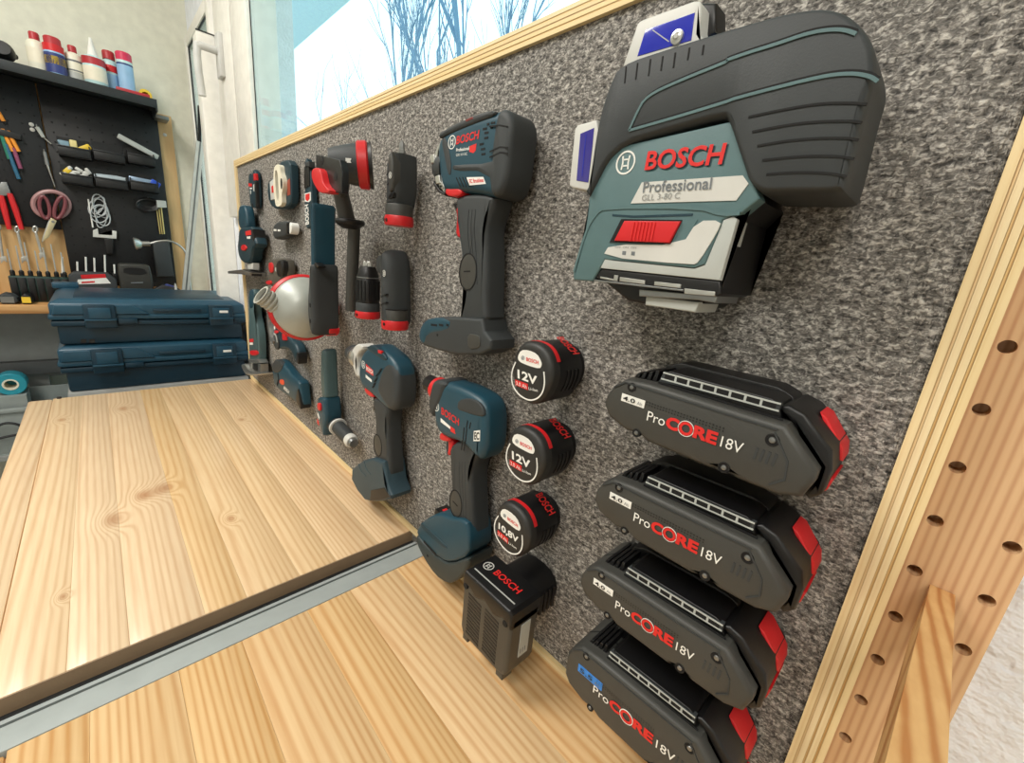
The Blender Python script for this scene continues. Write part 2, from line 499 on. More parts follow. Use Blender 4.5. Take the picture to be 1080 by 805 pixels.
box('joint', (-1.740, -0.009, 0.9845), (-1.7372, 0.05, 0.9875), SEAL, bpy.data.objects['trim_1'])

# ------------------------------------------------------------------ outside the window
GRND = mat('pale_winter_ground', (150, 165, 140), 0.9)
tag(box('lawn', (-40, 0.4, -1.35), (12, 40, -1.3), GRND), 'pale winter lawn outside behind the window', 'lawn')['kind'] = 'structure'
HOUSE = mat('pale_blue_render', (206, 234, 255), 0.85)
ev = thing('house_eave', 'pale blue roof overhang and end wall outside the window', 'building', (-6.2, 0.9, -1.3))
box('soffit', (-6.25, 0.26, 2.43), (1.5, 1.5, 2.55), HOUSE, ev)
box('end_wall', (-6.35, 0.26, -1.3), (-6.2, 1.5, 2.55), HOUSE, ev)
BARK = mat('grey_blue_bark', (104, 140, 168), 0.9)
def bare_tree(px, base_y, dist_y, h, label, spread=0.35, seed=1, lean=0.0):
    rnd = random.Random(seed)
    p0 = on_y((px, base_y), -dist_y)
    bm = bmesh.new()
    def limb(p, d, l, r, depth):
        n = 4 if depth < 2 else 3
        pts = [p]
        for k in range(4):
            d = (d + Vector((rnd.uniform(-1, 1), rnd.uniform(-1, 1), rnd.uniform(-0.2, 0.6))) * 0.12).normalized()
            pts.append(pts[-1] + d * l / 4)
        rings = []
        for i, q in enumerate(pts):
            a, u, v = frame_of(d)
            rr = r * (1 - 0.13 * i)
            rings.append([q + (u * math.cos(2 * math.pi * k / n) + v * math.sin(2 * math.pi * k / n)) * rr for k in range(n)])
        add_layers(bm, rings)
        if depth < 3:
            for i in range(1, 5):
                for _ in range(2 if i > 1 else 1):
                    nd = (d + Vector((rnd.uniform(-1, 1), rnd.uniform(-1, 1), rnd.uniform(-0.1, 0.8))) * spread * 1.6).normalized()
                    if rnd.random() < (0.9 if depth < 2 else 0.6):
                        limb(pts[i], nd, l * rnd.uniform(0.35, 0.6), r * 0.5, depth + 1)
    base = Vector((p0.x, p0.y, -1.3))
    limb(base, Vector((lean, 0, 1)), h, h * 0.010, 0)
    return tag(finish(bm, 'bare_tree', BARK, None, 0), label, 'tree', 'bare trees outside the window')
bare_tree(356, 110, 7, 5.0, 'low bushy bare tree farthest left outside the window', 0.5, 3)
bare_tree(402, 80, 5.5, 7.0, 'tall bare tree with several stems left of centre outside the window', 0.30, 5)
bare_tree(430, 70, 15, 12, 'slender bare tree just right of the several-stemmed tree outside', 0.18, 8)
bare_tree(468, 60, 11, 10, 'bare tree in the middle of the window view with few twigs', 0.26, 11)
bare_tree(497, 45, 4.2, 6.5, 'bare tree with dark stem right of the middle of the window view', 0.26, 13)
bare_tree(522, 35, 7.5, 6.5, 'bare tree farthest right in the window view', 0.26, 17)

# ------------------------------------------------------------------ lamps on the ceiling
LAMPM = bpy.data.materials.new('lamp_diffuser'); LAMPM.use_nodes = True
LAMPM.node_tree.nodes['Principled BSDF'].inputs['Emission Color'].default_value = (1, 0.96, 0.89, 1)
LAMPM.node_tree.nodes['Principled BSDF'].inputs['Emission Strength'].default_value = 2.0
for i, (lx, ly, lb) in enumerate(((-1.05, -0.95, 'flat ceiling lamp above the bench end by the cases'), (0.35, -1.35, 'flat ceiling lamp behind the camera position'))):
    t = thing('ceiling_lamp', lb, 'lamp', (lx, ly, CEIL - 0.03), 'ceiling lamps')
    box('lamp_housing', (lx - 0.48, ly - 0.25, CEIL - 0.035), (lx + 0.48, ly + 0.25, CEIL), PVC, t)
    box('diffuser', (lx - 0.45, ly - 0.225, CEIL - 0.045), (lx + 0.45, ly + 0.225, CEIL - 0.035), LAMPM, t)

# ------------------------------------------------------------------ the workbench
BKN = ((-0.80, -0.29, 0.010), (-0.81, -0.262, 0.012), (-0.747, -0.325, 0.012), (-1.236, -0.392, 0.007), (-1.263, -0.295, 0.010), (-1.07, -0.10, 0.007), (-0.66, -0.20, 0.006), (-0.60, -0.37, 0.004))
BENCH = wood('pine_bench', (232, 204, 162), (200, 156, 108), 'X', 120, 0.05, BKN, 0.45, 0.55, 0.10, 9, 0.45)
BENCHN = wood('pine_bench_front', (233, 202, 156), (200, 150, 98), 'X', 130, 0.05, (), 0.45, 0.65, 0.08, 11, 0.45)
BY0 = -0.452
def bench(name, label, x0, x1, widths, m, legs):
    t = thing(name, label, 'workbench', ((x0 + x1) / 2, BY0 / 2, FLZ))
    y = BY0
    s = sum(widths)
    for i, w in enumerate(widths):
        y2 = y + w / s * (0.0 - BY0)
        lo, hi = (x0, y, -0.04), (x1, y2 - 0.00005, 0.0 - (0.0001 if i % 2 else 0.0))
        box('plank', lo, hi, m, t, 0.0004 if 0 < i else 0.005)
        y = y2
    for lx in legs:
        for ly in (BY0 + 0.05, -0.06):
            box('leg', (lx - 0.03, ly - 0.03, FLZ), (lx + 0.03, ly + 0.03, -0.04), m, t)
    box('apron', (x0 + 0.03, BY0 + 0.03, -0.12), (x1 - 0.03, BY0 + 0.055, -0.04), m, t)
    return t
bf = bench('workbench', 'pine workbench top with knots, in front of the dark teal cases', -1.405, -0.481,
           (40, 48, 44, 62, 40, 58, 46, 60, 54), BENCH, (-1.33, -0.56))
bolt = tube('bolt', [(-1.402, -0.402, -0.012), (-1.402, -0.402, 0.004)], 0.004, SEAL, bf)
bn = bench('workbench', 'pine workbench top nearest the camera, below the black batteries', -0.420, 0.75,
           (58, 46, 60, 52, 64, 50, 62, 60), BENCHN, (-0.34, 0.66))
ALU = mat('satin_aluminium', (158, 165, 164), 0.6, 0.0)
BROWN = mat('shaded_end_wood', (160, 134, 106), 0.6, grain=0.4, scale=300)
tr = thing('metal_joint_strip', 'grey aluminium strip and dark slot between the two bench tops', 'metal strip', (-0.45, BY0 / 2, -0.02))
box('strip', (-0.446, BY0, -0.03), (-0.4205, 0.0, 0.0005), ALU, tr, 0.0008)
box('slot_floor', (-0.4805, BY0, -0.03), (-0.446, 0.0, -0.018), SEAL, tr)
box('slot_lip', (-0.470, BY0, -0.018), (-0.4655, 0.0, -0.0145), ALU, tr)
box('slot_wall', (-0.4808, BY0, -0.03), (-0.4795, 0.0, -0.0004), BROWN, tr)  # bench end face inside the slot, its shade put into the brown

# ------------------------------------------------------------------ the tool board
TB = thing('tool_board', 'upright tool panel of grey felt in a plywood frame behind the bench', 'tool panel', (-0.7, 0.006, 0.0))
FX0, FX1, FZ0, FZ1 = -1.400, 0.0, 0.008, 0.587
FELT = felt_material()
def felt_panel():
    """felt with real nap: a fine grid pushed in and out, finer towards the near end"""
    rnd = random.Random(3)
    nx, nz = 420, 200
    xs = [FX0 + (FX1 - FX0) * (1 - (1 - i / nx) ** 1.7) for i in range(nx + 1)]
    zs = [FZ0 + (FZ1 - FZ0) * j / nz for j in range(nz + 1)]
    vs = []
    for j in range(nz + 1):
        for i in range(nx + 1):
            e = 0 if (i in (0, nx) or j in (0, nz)) else rnd.uniform(-0.0007, 0.0007)
            vs.append((xs[i] + (0 if i in (0, nx) else rnd.uniform(-.0004, .0004)), e, zs[j]))
    fs = []
    for j in range(nz):
        for i in range(nx):
            a = j * (nx + 1) + i
            fs.append((a, a + 1, a + nx + 2, a + nx + 1))
    n = len(vs)                                          # closed box behind the nap
    for x, z in ((FX0, FZ0), (FX1, FZ0), (FX1, FZ1), (FX0, FZ1)): vs.append((x, 0.010, z))
    fs.append((n, n + 3, n + 2, n + 1))
    me = bpy.data.meshes.new('felt_panel'); me.from_pydata(vs, [], fs); me.update()
    return link('felt_panel', me, FELT, TB, 0) if False else link('felt_panel', me, FELT, TB, 180)
felt_panel()
PLY = [wood('ply_light', (240, 218, 168), (222, 190, 132), 'X', 300, 0.05, (), 0.5, 0.4, 0.06),
       wood('ply_mid', (226, 196, 142), (200, 160, 105), 'X', 500, 0.05, (), 0.5, 0.8, 0.10),
       wood('ply_light_upright', (240, 218, 168), (222, 190, 132), 'Z', 300, 0.05, (), 0.5, 0.4, 0.06),
       wood('ply_mid_upright', (226, 196, 142), (196, 152, 98), 'Z', 500, 0.05, (), 0.5, 0.9, 0.10)]
PLYT = (3.6, 1.1, 3.0, 1.0, 3.0, 1.1, 3.4)
def frame_strip(x0, x1, z0, z1, across, label):
    """plywood standing on edge: every ply shows"""
    core = box('frame_strip', (x0 + 0.0005, -0.0025, z0 + 0.0005), (x1 - 0.0005, 0.0125, z1 - 0.0005), PLY[1 if across == 'z' else 3], TB)
    tot = sum(PLYT); a = x0 if across == 'x' else z0; b = x1 if across == 'x' else z1
    t = a
    for i, w in enumerate(PLYT):
        t2 = t + (b - a) * w / tot
        pr = 0.0040 if i % 2 == 0 else 0.0036
        if across == 'x': lo, hi = (t, -pr, z0), (t2 - 0.0002, 0.0128, z1)
        else: lo, hi = (x0, -pr, t), (x1, 0.0128, t2 - 0.0002)
        box('ply', lo, hi, PLY[(i % 2) + (2 if across == 'x' else 0)], core, smooth=0)
        t = t2
frame_strip(-1.418, 0.017, 0.587, 0.603, 'z', 'top')
frame_strip(-1.418, 0.017, 0.0, 0.008, 'z', 'bottom')
frame_strip(-1.418, -1.400, 0.008, 0.587, 'x', 'left')
frame_strip(0.0, 0.017, 0.008, 0.587, 'x', 'right')

# shelf upright with holes to the right of the board
def holed_post():
    m = wood('pine_post', (220, 178, 124), (192, 138, 86), 'Z', 260, 0.05, (), 0.5, 0.9, 0.05, 6)
    x0, x1, y0, y1, z0, z1 = 0.0175, 0.0575, 0.0131, 0.0495, FLZ, 0.85
    hz0 = on_y((1063, 366), -0.0131).z % 0.032
    bm = bmesh.new()
    # front face as columns of square cells, each with a round bore
    rows = [0.0228, 0.0505]; r = 0.0033; cell = 0.0048
    zs = []
    z = hz0
    while z < z1 - 0.02:
        if z > -0.2: zs.append(z)
        z += 0.032
    n = 16
    def quad(a, b, c, d):
        bm.faces.new([bm.verts.new((p[0], y0, p[1])) for p in (a, b, c, d)])
    xs = [x0, rows[0] - cell, rows[0] + cell, rows[1] - cell, rows[1] + cell, x1]
    def strip(xa, xb, za, zb):
        if zb - za > 1e-6: quad((xa, za), (xb, za), (xb, zb), (xa, zb))
    for k in (0, 2, 4): strip(xs[k], xs[k + 1], z0, z1)
    for k, xc in ((1, rows[0]), (3, rows[1])):
        zp = z0
        for zc in zs:
            strip(xs[k], xs[k + 1], zp, zc - cell)
            sq = []
            for i in range(n):
                a = 2 * math.pi * i / n + math.pi / 4
                c, s = math.cos(a), math.sin(a); q = cell / max(abs(c), abs(s))
                sq.append(bm.verts.new((xc + c * q, y0, zc + s * q)))
            ci = [bm.verts.new((xc + r * math.cos(2 * math.pi * i / n + math.pi / 4), y0, zc + r * math.sin(2 * math.pi * i / n + math.pi / 4))) for i in range(n)]
            cb = [bm.verts.new((v.co.x, y0 + 0.012, v.co.z)) for v in ci]
            for i in range(n):
                j = (i + 1) % n
                bm.faces.new((sq[i], sq[j], ci[j], ci[i])); bm.faces.new((ci[i], ci[j], cb[j], cb[i]))
            bm.faces.new(cb)
            zp = zc + cell
        strip(xs[k], xs[k + 1], zp, z1)
    # the other five sides
    c8 = [(x, y, z) for x in (x0, x1) for y in (y0, y1) for z in (z0, z1)]
    v = [bm.verts.new(p) for p in c8]
    for f in ((0, 1, 3, 2), (4, 6, 7, 5), (2, 3, 7, 6), (0, 2, 6, 4), (1, 5, 7, 3)):
        bm.faces.new([v[i] for i in f])
    bmesh.ops.remove_doubles(bm, verts=bm.verts[:], dist=1e-6)
    return finish(bm, 'shelf_upright', m, None, 0)
tag(holed_post(), 'pine shelf upright with two rows of peg holes right of the felt panel', 'shelf upright')
BAT = wood('pine_batten', (226, 184, 124), (182, 122, 66), 'Y', 220, 0.08, (), 0.5, 1.0, 0.05, 8)
def batten():
    d = Vector((-0.073, -0.969, 0.236)).normalized()
    u = Vector((1, 0, 0)); u = (u - d * u.dot(d)).normalized(); w = u.cross(d).normalized()
    if w.z < 0: w = -w
    tl = on_y((981, 617), -0.0128); trr = on_y((1008, 627), -0.0128)
    wd = trr.x - tl.x
    o = Vector((tl.x, 0.0128, (tl.z + trr.z) / 2))
    bm = bmesh.new()
    rings = []
    for t in (0.0, 0.235):
        c = o + d * t
        rings.append([c, c + u * wd, c + u * wd - w * 0.03, c - w * 0.03])
    add_layers(bm, rings)
    return finish(bm, 'batten', BAT, None, 0)
tag(batten(), 'short pine batten butting against the holed shelf upright', 'batten')

# ================================================================== things on the board
def base(pts2, d):                                   # foot of a thing: lowest middle point
    xs = [p[0] for p in pts2]; zs = [p[1] for p in pts2]
    return ((min(xs) + max(xs)) / 2, -d, min(zs))
def disc(name, c, r, d, h, m, parent, n=16):
    return lathe(name, (c[0], -d, c[1]), (0, -1, 0), [(0, r), (h * 0.7, r), (h, r * 0.85)], m, parent, n)
def rotate_thing(t, deg):
    t.rotation_euler = (0, math.radians(deg), 0)

# ---------------------------------------------------------------- line laser
def line_laser():
    c0 = lambda p: K((580, 0), 2.3, p)
    c1 = lambda p: K((590, 0), 5.367, p)
    c2 = lambda p: K((590, 130), 3.835, p)
    c3 = lambda p: K((740, 10), 3.832, p)
    D = 0.056
    rub = sil(c0([(178, 158), (300, 125), (410, 98), (560, 65), (640, 54), (700, 57), (742, 75), (782, 115), (802, 165), (804, 215), (787, 262),
                  (738, 465), (722, 486), (600, 482), (507, 481), (472, 380), (446, 304), (436, 297), (300, 327), (160, 362), (97, 484), (93, 470), (98, 440), (118, 300), (150, 205)]), 0.02, D + 0.020)
    t = thing('line_laser', 'large dark grey and teal line laser with white labels and blue windows', 'laser level', base(rub, 0.03))
    slab('rubber_shell', chaikin(rub, 2), 0.004, D + 0.003, RUB, t, b=0.003, bw=0.007, back=0.016, segs=4)
    teal = xz(c0([(158, 358), (438, 294), (450, 303), (508, 482)]) + c2([(738, 364), (700, 374), (660, 392), (590, 572), (545, 588), (184, 552), (132, 640), (56, 634), (54, 600), (100, 440), (120, 300)]), D)
    body = slab('housing', teal, 0.046, D, TEALG, t, b=0.0012)
    slab('inner_frame', xz(c0([(170, 370), (430, 304), (500, 480)]) + c2([(720, 380), (650, 690), (200, 650), (70, 620), (130, 400)]), D - 0.002), 0.004, D - 0.004, BLK, t, b=0.001)
    # dark inner core seen at the flank below
    core = sil(c0([(120, 655), (445, 540), (505, 484), (520, 500), (470, 570), (440, 715), (395, 745), (350, 755), (220, 730)]), 0.004, 0.046)
    slab('core', core, 0.003, 0.046, BLK, t, b=0.002)
    # teal piping and grooves on the rubber
    def line(fn, pts, w, m, nm): ribbon(nm, chaikin(xz(fn(pts), D + 0.003), 2, False), D + 0.0026, w, m, t, 0.0008)
    pa = c1([(395, 740), (440, 640), (492, 545), (700, 450), (966, 345)]) + c3([(90, 210), (200, 172), (300, 142), (430, 97), (520, 82), (580, 84), (625, 100)])
    pb = c1([(395, 740), (660, 665), (966, 572)]) + c3([(120, 365), (250, 330), (480, 272), (600, 258), (680, 270), (712, 292)])
    for p in (pa, pb):
        ribbon('piping', chaikin(xz(p, D + 0.003), 2, False), D + 0.0027, 0.0014, TEALG, t, 0.0009)
        ribbon('groove', [(x + 0.0002, z + 0.0013) for x, z in chaikin(xz(p, D + 0.003), 2, False)], D + 0.0027, 0.0009, SLIT, t, 0.0004)
    for p in ([(190, 435), (330, 405), (480, 380), (610, 378), (668, 384)], [(205, 495), (320, 472), (440, 455), (600, 450), (648, 458)],
              [(225, 552), (350, 530), (480, 520), (600, 520), (634, 528)], [(245, 610), (350, 598), (450, 592), (560, 594), (616, 604)], [(262, 667), (350, 660), (430, 658), (530, 664), (586, 676)]):
        line(c3, p, 0.0010, SLIT, 'groove')
    for a, b in (((378, 378), (370, 470)), ((443, 357), (432, 450)), ((516, 335), (505, 430)), ((586, 318), (575, 400)), ((657, 298), (645, 385)), ((737, 270), (726, 340)), ((817, 255), (810, 310))):
        ribbon('groove', xz(c1([a, b]), D + 0.003), D + 0.0026, 0.0009, SLIT, t, 0.0006)
    # upper exit window
    f = xz(c1([(355, 380), (438, 135), (452, 118), (480, 105), (762, 2), (792, 4), (802, 22), (790, 182), (828, 246), (600, 330)]), 0.047)
    slab('window_frame', f, 0.030, 0.047, LGT, t, b=0.0015)
    slab('window_block', xz(c1([(640, 60), (790, 10), (885, 12), (888, 185), (820, 222), (640, 290)]), 0.036), 0.022, 0.036, BLK, t, b=0.002)
    g = xz(c1([(440, 318), (486, 168), (766, 70), (745, 228)]), 0.0474)
    pane = slab('laser_window', g, 0.030, 0.0474, BLUE, t, b=0.0003)
    q = xz(c1([(668, 212)]), 0.0474)[0]
    lathe('lens', (q[0], -0.0474, q[1]), (0, -1, 0), [(0, 0.0038), (0.0012, 0.0036), (0.0014, 0.002), (0.002, 0.0012)], SIL, pane, 16)
    ribbon('bevel_line', xz(c1([(528, 170), (620, 236)]), 0.0474), 0.0474, 0.0005, LGM, pane, 0.0002)
    slab('blue_tab', xz(c1([(818, 218), (906, 204), (906, 235), (820, 246)]), 0.040), 0.020, 0.0405, BLUEP, t, b=0.0008)
    # side exit window
    f = xz(c2([(38, 250), (60, 25), (72, 6), (150, -15), (160, 40), (120, 275), (50, 262)]), 0.044)
    slab('window_frame', f, 0.016, 0.044, LGT, t, b=0.0015)
    pane = slab('laser_window', xz(c2([(68, 232), (84, 42), (140, 18), (132, 100), (116, 240)]), 0.0444), 0.03, 0.0444, mat('violet_laser_glass', (58, 52, 140), 0.15, coat=0.5), t, b=0.0003)
    ribbon('bevel_line', xz(c2([(108, 45), (92, 215)]), 0.0444), 0.0444, 0.0006, BLUE, pane, 0.0002)
    # print
    text_px('brand_lettering_shadow', 'BOSCH', c2([(351, 196)])[0], c2([(664, 172)])[0], c2([(367, 119)])[0], D, TEALD, t, bold=0.022, lift=0.0003)
    text_px('brand_lettering', 'BOSCH', c2([(345, 192)])[0], c2([(658, 168)])[0], c2([(361, 114)])[0], D, REDP, t, bold=0.022, lift=0.0007)
    cc = xz(c2([(268, 160)]), D)[0]; rr = abs(xz(c2([(268, 113)]), D)[0][1] - cc[1]) * 0.95
    emblem(cc, rr, D, WHT, t)
    patch('label_plate', xz(c2([(335, 240), (742, 212), (766, 245), (716, 313), (290, 325)]), D), D, LGT, t)
    text_px('label_lettering', 'Professional', c2([(338, 282)])[0], c2([(614, 268)])[0], c2([(343, 236)])[0], D + 0.0005, GRYP, t, bold=0.012, lift=0.0004)
    text_px('label_lettering', 'GLL 3-80 C', c2([(333, 314)])[0], c2([(487, 305)])[0], c2([(337, 290)])[0], D + 0.0005, mat('faint_grey_print', (140, 142, 140), 0.5), t, lift=0.0004)
    # raised lower panel, slider and foot
    ribbon('panel_edge', chaikin(xz(c2([(60, 600), (110, 430), (150, 365), (185, 342), (560, 340), (660, 372), (730, 365)]), D), 1, False), D - 0.0003, 0.0016, TEALG, t, 0.0009)
    ribbon('panel_groove', xz(c2([(215, 372), (300, 378), (540, 370)]), D), D - 0.0002, 0.0012, TEALD, t, 0.0005)
    patch('switch_panel', chaikin(xz(c2([(560, 395), (658, 394), (640, 440), (565, 562), (540, 574), (176, 540), (206, 490), (498, 494)]), D), 1), D, LGT, t, 0.0006)
    patch('switch_recess', xz(c2([(203, 484), (250, 387), (560, 390), (500, 494)]), D), D, TEALG, t, 0.0004)
    patch('switch_surround', xz(c2([(205, 482), (252, 388), (500, 392), (452, 490)]), D), D, SLIT, t, 0.0007)  # black surround of the red slider
    sw = slab('slide_switch', xz(c2([(222, 475), (263, 395), (490, 397), (444, 484)]), D + 0.002), D - 0.001, D + 0.0025, RED, t, b=0.0006)
    for k in range(7):
        x = 290 + k * 14
        ribbon('switch_rib', xz(c2([(x - 2, 478), (x + 14, 400)]), D + 0.0025), D + 0.0024, 0.0006, REDP, sw, 0.0007)
    for a, b in ((262, 520), (298, 522)):
        patch('lock_mark', xz(c2([(a - 6, b - 3), (a + 8, b - 2), (a + 6, b + 14), (a - 8, b + 12)]), D + 0.0006), D + 0.0006, GRYP, t, 0.0002)
    text_px('switch_lettering', 'OFF  ON  ON', c2([(226, 505)])[0], c2([(312, 508)])[0], c2([(226, 498)])[0], D + 0.0006, GRYP, t)
    slab('foot_plate', xz(c2([(662, 392), (700, 376), (718, 388), (648, 636), (164, 586), (182, 550), (545, 586), (590, 570)]), D), 0.040, D - 0.0004, LGM, t, b=0.0004)
    slab('contact_band', xz(c2([(168, 590), (648, 640), (655, 690), (636, 700), (140, 628)]), D - 0.001), 0.012, D - 0.0012, BLK, t, b=0.0008)  # black band that carries the metal contacts
    for p in ([(165, 620), (228, 632), (228, 640), (165, 628)], [(222, 614), (238, 616), (234, 640), (218, 636)], [(245, 622), (347, 636), (345, 652), (243, 640)], [(385, 640), (492, 652), (490, 668), (383, 656)], [(505, 668), (630, 682), (628, 700), (505, 690)], [(140, 632), (500, 672), (500, 680), (140, 640)]):
        slab('contact', xz(c2(p), D - 0.0006), 0.036, D - 0.0004, SIL if p[0][0] != 140 else SILD, t, b=0.0003)
    slab('foot_lock', xz(c2([(350, 698), (566, 724), (548, 766), (345, 736)]), D - 0.006), 0.020, D - 0.006, LGM, t, b=0.001)
    slab('foot_rail', xz(c2([(322, 672), (640, 700), (630, 728), (560, 716), (322, 700)]), D - 0.003), 0.020, D - 0.003, SILD, t, b=0.0006)
line_laser()

# ---------------------------------------------------------------- round 12 V packs
GR12 = 'round tool batteries'
def round_pack(dx, dz, rot, volts, label):
    c = lambda p: K((520, 340), 8.05, p)
    D = 0.050
    ctr = (-0.2265, 0.3155)
    sh = Vector((dx, 0, dz))
    out = [(-21, -8), (-24, 2), (-22, 12), (-16, 22), (-8, 26.5), (6, 26.5), (15, 22), (21, 13), (23.5, 3), (21, -8), (15, -19), (7, -25), (-5, -25.5), (-15, -20)]
    out = chaikin([(ctr[0] + a / 1000, ctr[1] + b / 1000) for a, b in out], 2)
    t = thing('round_battery', label, 'battery', (ctr[0], 0, ctr[1]), GR12)
    slab('body', out, 0.010, D - 0.010, BLK, t, b=0.0005)
    slab('foot_ring', inset(out, 0.004), 0.001, 0.010, SLIT, t, b=0.0005)
    slab('front_cap', inset(out, -0.0004), D - 0.0105, D, mat('charcoal_cap', (40, 40, 39), 0.5, grain=0.1), t, b=0.006, bw=0.005, segs=4)
    top = sorted([p for p in out if p[1] > ctr[1] + 0.014], key=lambda p: p[0])
    def band(nm, pts, w0, w1, off, m):
        bm = bmesh.new()
        n = len(pts)
        P = []
        for i, p in enumerate(pts):
            a = pts[max(i - 1, 0)]; b = pts[min(i + 1, n - 1)]
            l = math.hypot(b[0] - a[0], b[1] - a[1]); nx, nz = -(b[1] - a[1]) / l, (b[0] - a[0]) / l
            P.append(((p[0] + nx * off, p[1] + nz * off), (p[0] - nx * 0.001, p[1] - nz * 0.001)))
        rings = [[board(o[0], o[1], w0), board(o[0], o[1], w1), board(q[0], q[1], w1), board(q[0], q[1], w0)] for o, q in P]
        add_layers(bm, rings)
        return finish(bm, nm, m, t, 30)
    band('red_band', top[2:], D - 0.0125, D - 0.0085, 0.0007, RED)
    right = sorted([p for p in out if p[0] > ctr[0] + 0.016 and ctr[1] - 0.014 < p[1] < ctr[1] + 0.008], key=lambda p: -p[1])
    for k in range(4):
        band('grip_rib', right, 0.013 + k * 0.005, 0.0155 + k * 0.005, 0.0009, BLK)
    # lettering along the shoulder (top right), reading outward
    text3('brand_lettering', 'BOSCH', (ctr[0] - 0.001, -0.0225, ctr[1] + 0.0278), (ctr[0] + 0.0195, -0.0225, ctr[1] + 0.0172), (ctr[0] - 0.001, -0.0130, ctr[1] + 0.0278), REDP, t, bold=0.02, lift=0.0024)
    # front print
    patch('maker_plate', chaikin(xz(c([(210, 292), (240, 236), (300, 236), (375, 268), (412, 335), (415, 365), (398, 396), (300, 368), (222, 334)]), D), 1), D, WHT, t, 0.0003)
    q = xz(c([(256, 302)]), D)[0]; emblem(q, 0.0017, D + 0.0003, GRYP, t)
    text_px('maker_lettering', 'BOSCH', c([(285, 328)])[0], c([(388, 358)])[0], c([(285, 296)])[0], D + 0.0003, REDP, t, bold=0.02)
    wide = len(volts) > 3
    text_px('voltage_lettering', volts, c([(200 if wide else 212, 474)])[0], c([(398 if wide else 378, 538)])[0], c([(200 if wide else 210, 398)])[0], D, WHT, t, bold=0.03)
    patch('capacity_plate', xz(c([(190, 486), (296, 524), (296, 576), (192, 534)]), D), D, REDP, t, 0.0003)
    text_px('capacity_lettering', '3.0 Ah' if volts == '12V' else '2.0 Ah', c([(198, 530)])[0], c([(288, 566)])[0], c([(198, 498)])[0], D + 0.0003, WHT, t)
    text_px('chemistry_lettering', 'Li-Ion', c([(304, 572)])[0], c([(382, 592)])[0], c([(304, 548)])[0], D, WHT, t, bold=0.01)
    ribbon('white_ring', chaikin(xz(c([(192, 338), (165, 400), (155, 470), (168, 540), (205, 600), (260, 645), (320, 666), (385, 645), (425, 590), (440, 510), (432, 420)]), D), 2, False), D - 0.0001, 0.0012, WHT, t, 0.0003)
    t.location = (ctr[0] + dx, 0, ctr[1] + dz)
    rotate_thing(t, rot)
round_pack(0.0, 0.0, 0, '12V', 'round black 12V battery with red band, highest of the three round ones')
round_pack(0.003, -0.0745, 0, '12V', 'round black 12V battery with red band, between the other two round ones')
round_pack(-0.0035, -0.153, 3, '10,8V', 'round black 10.8V battery with red band just above the block battery')

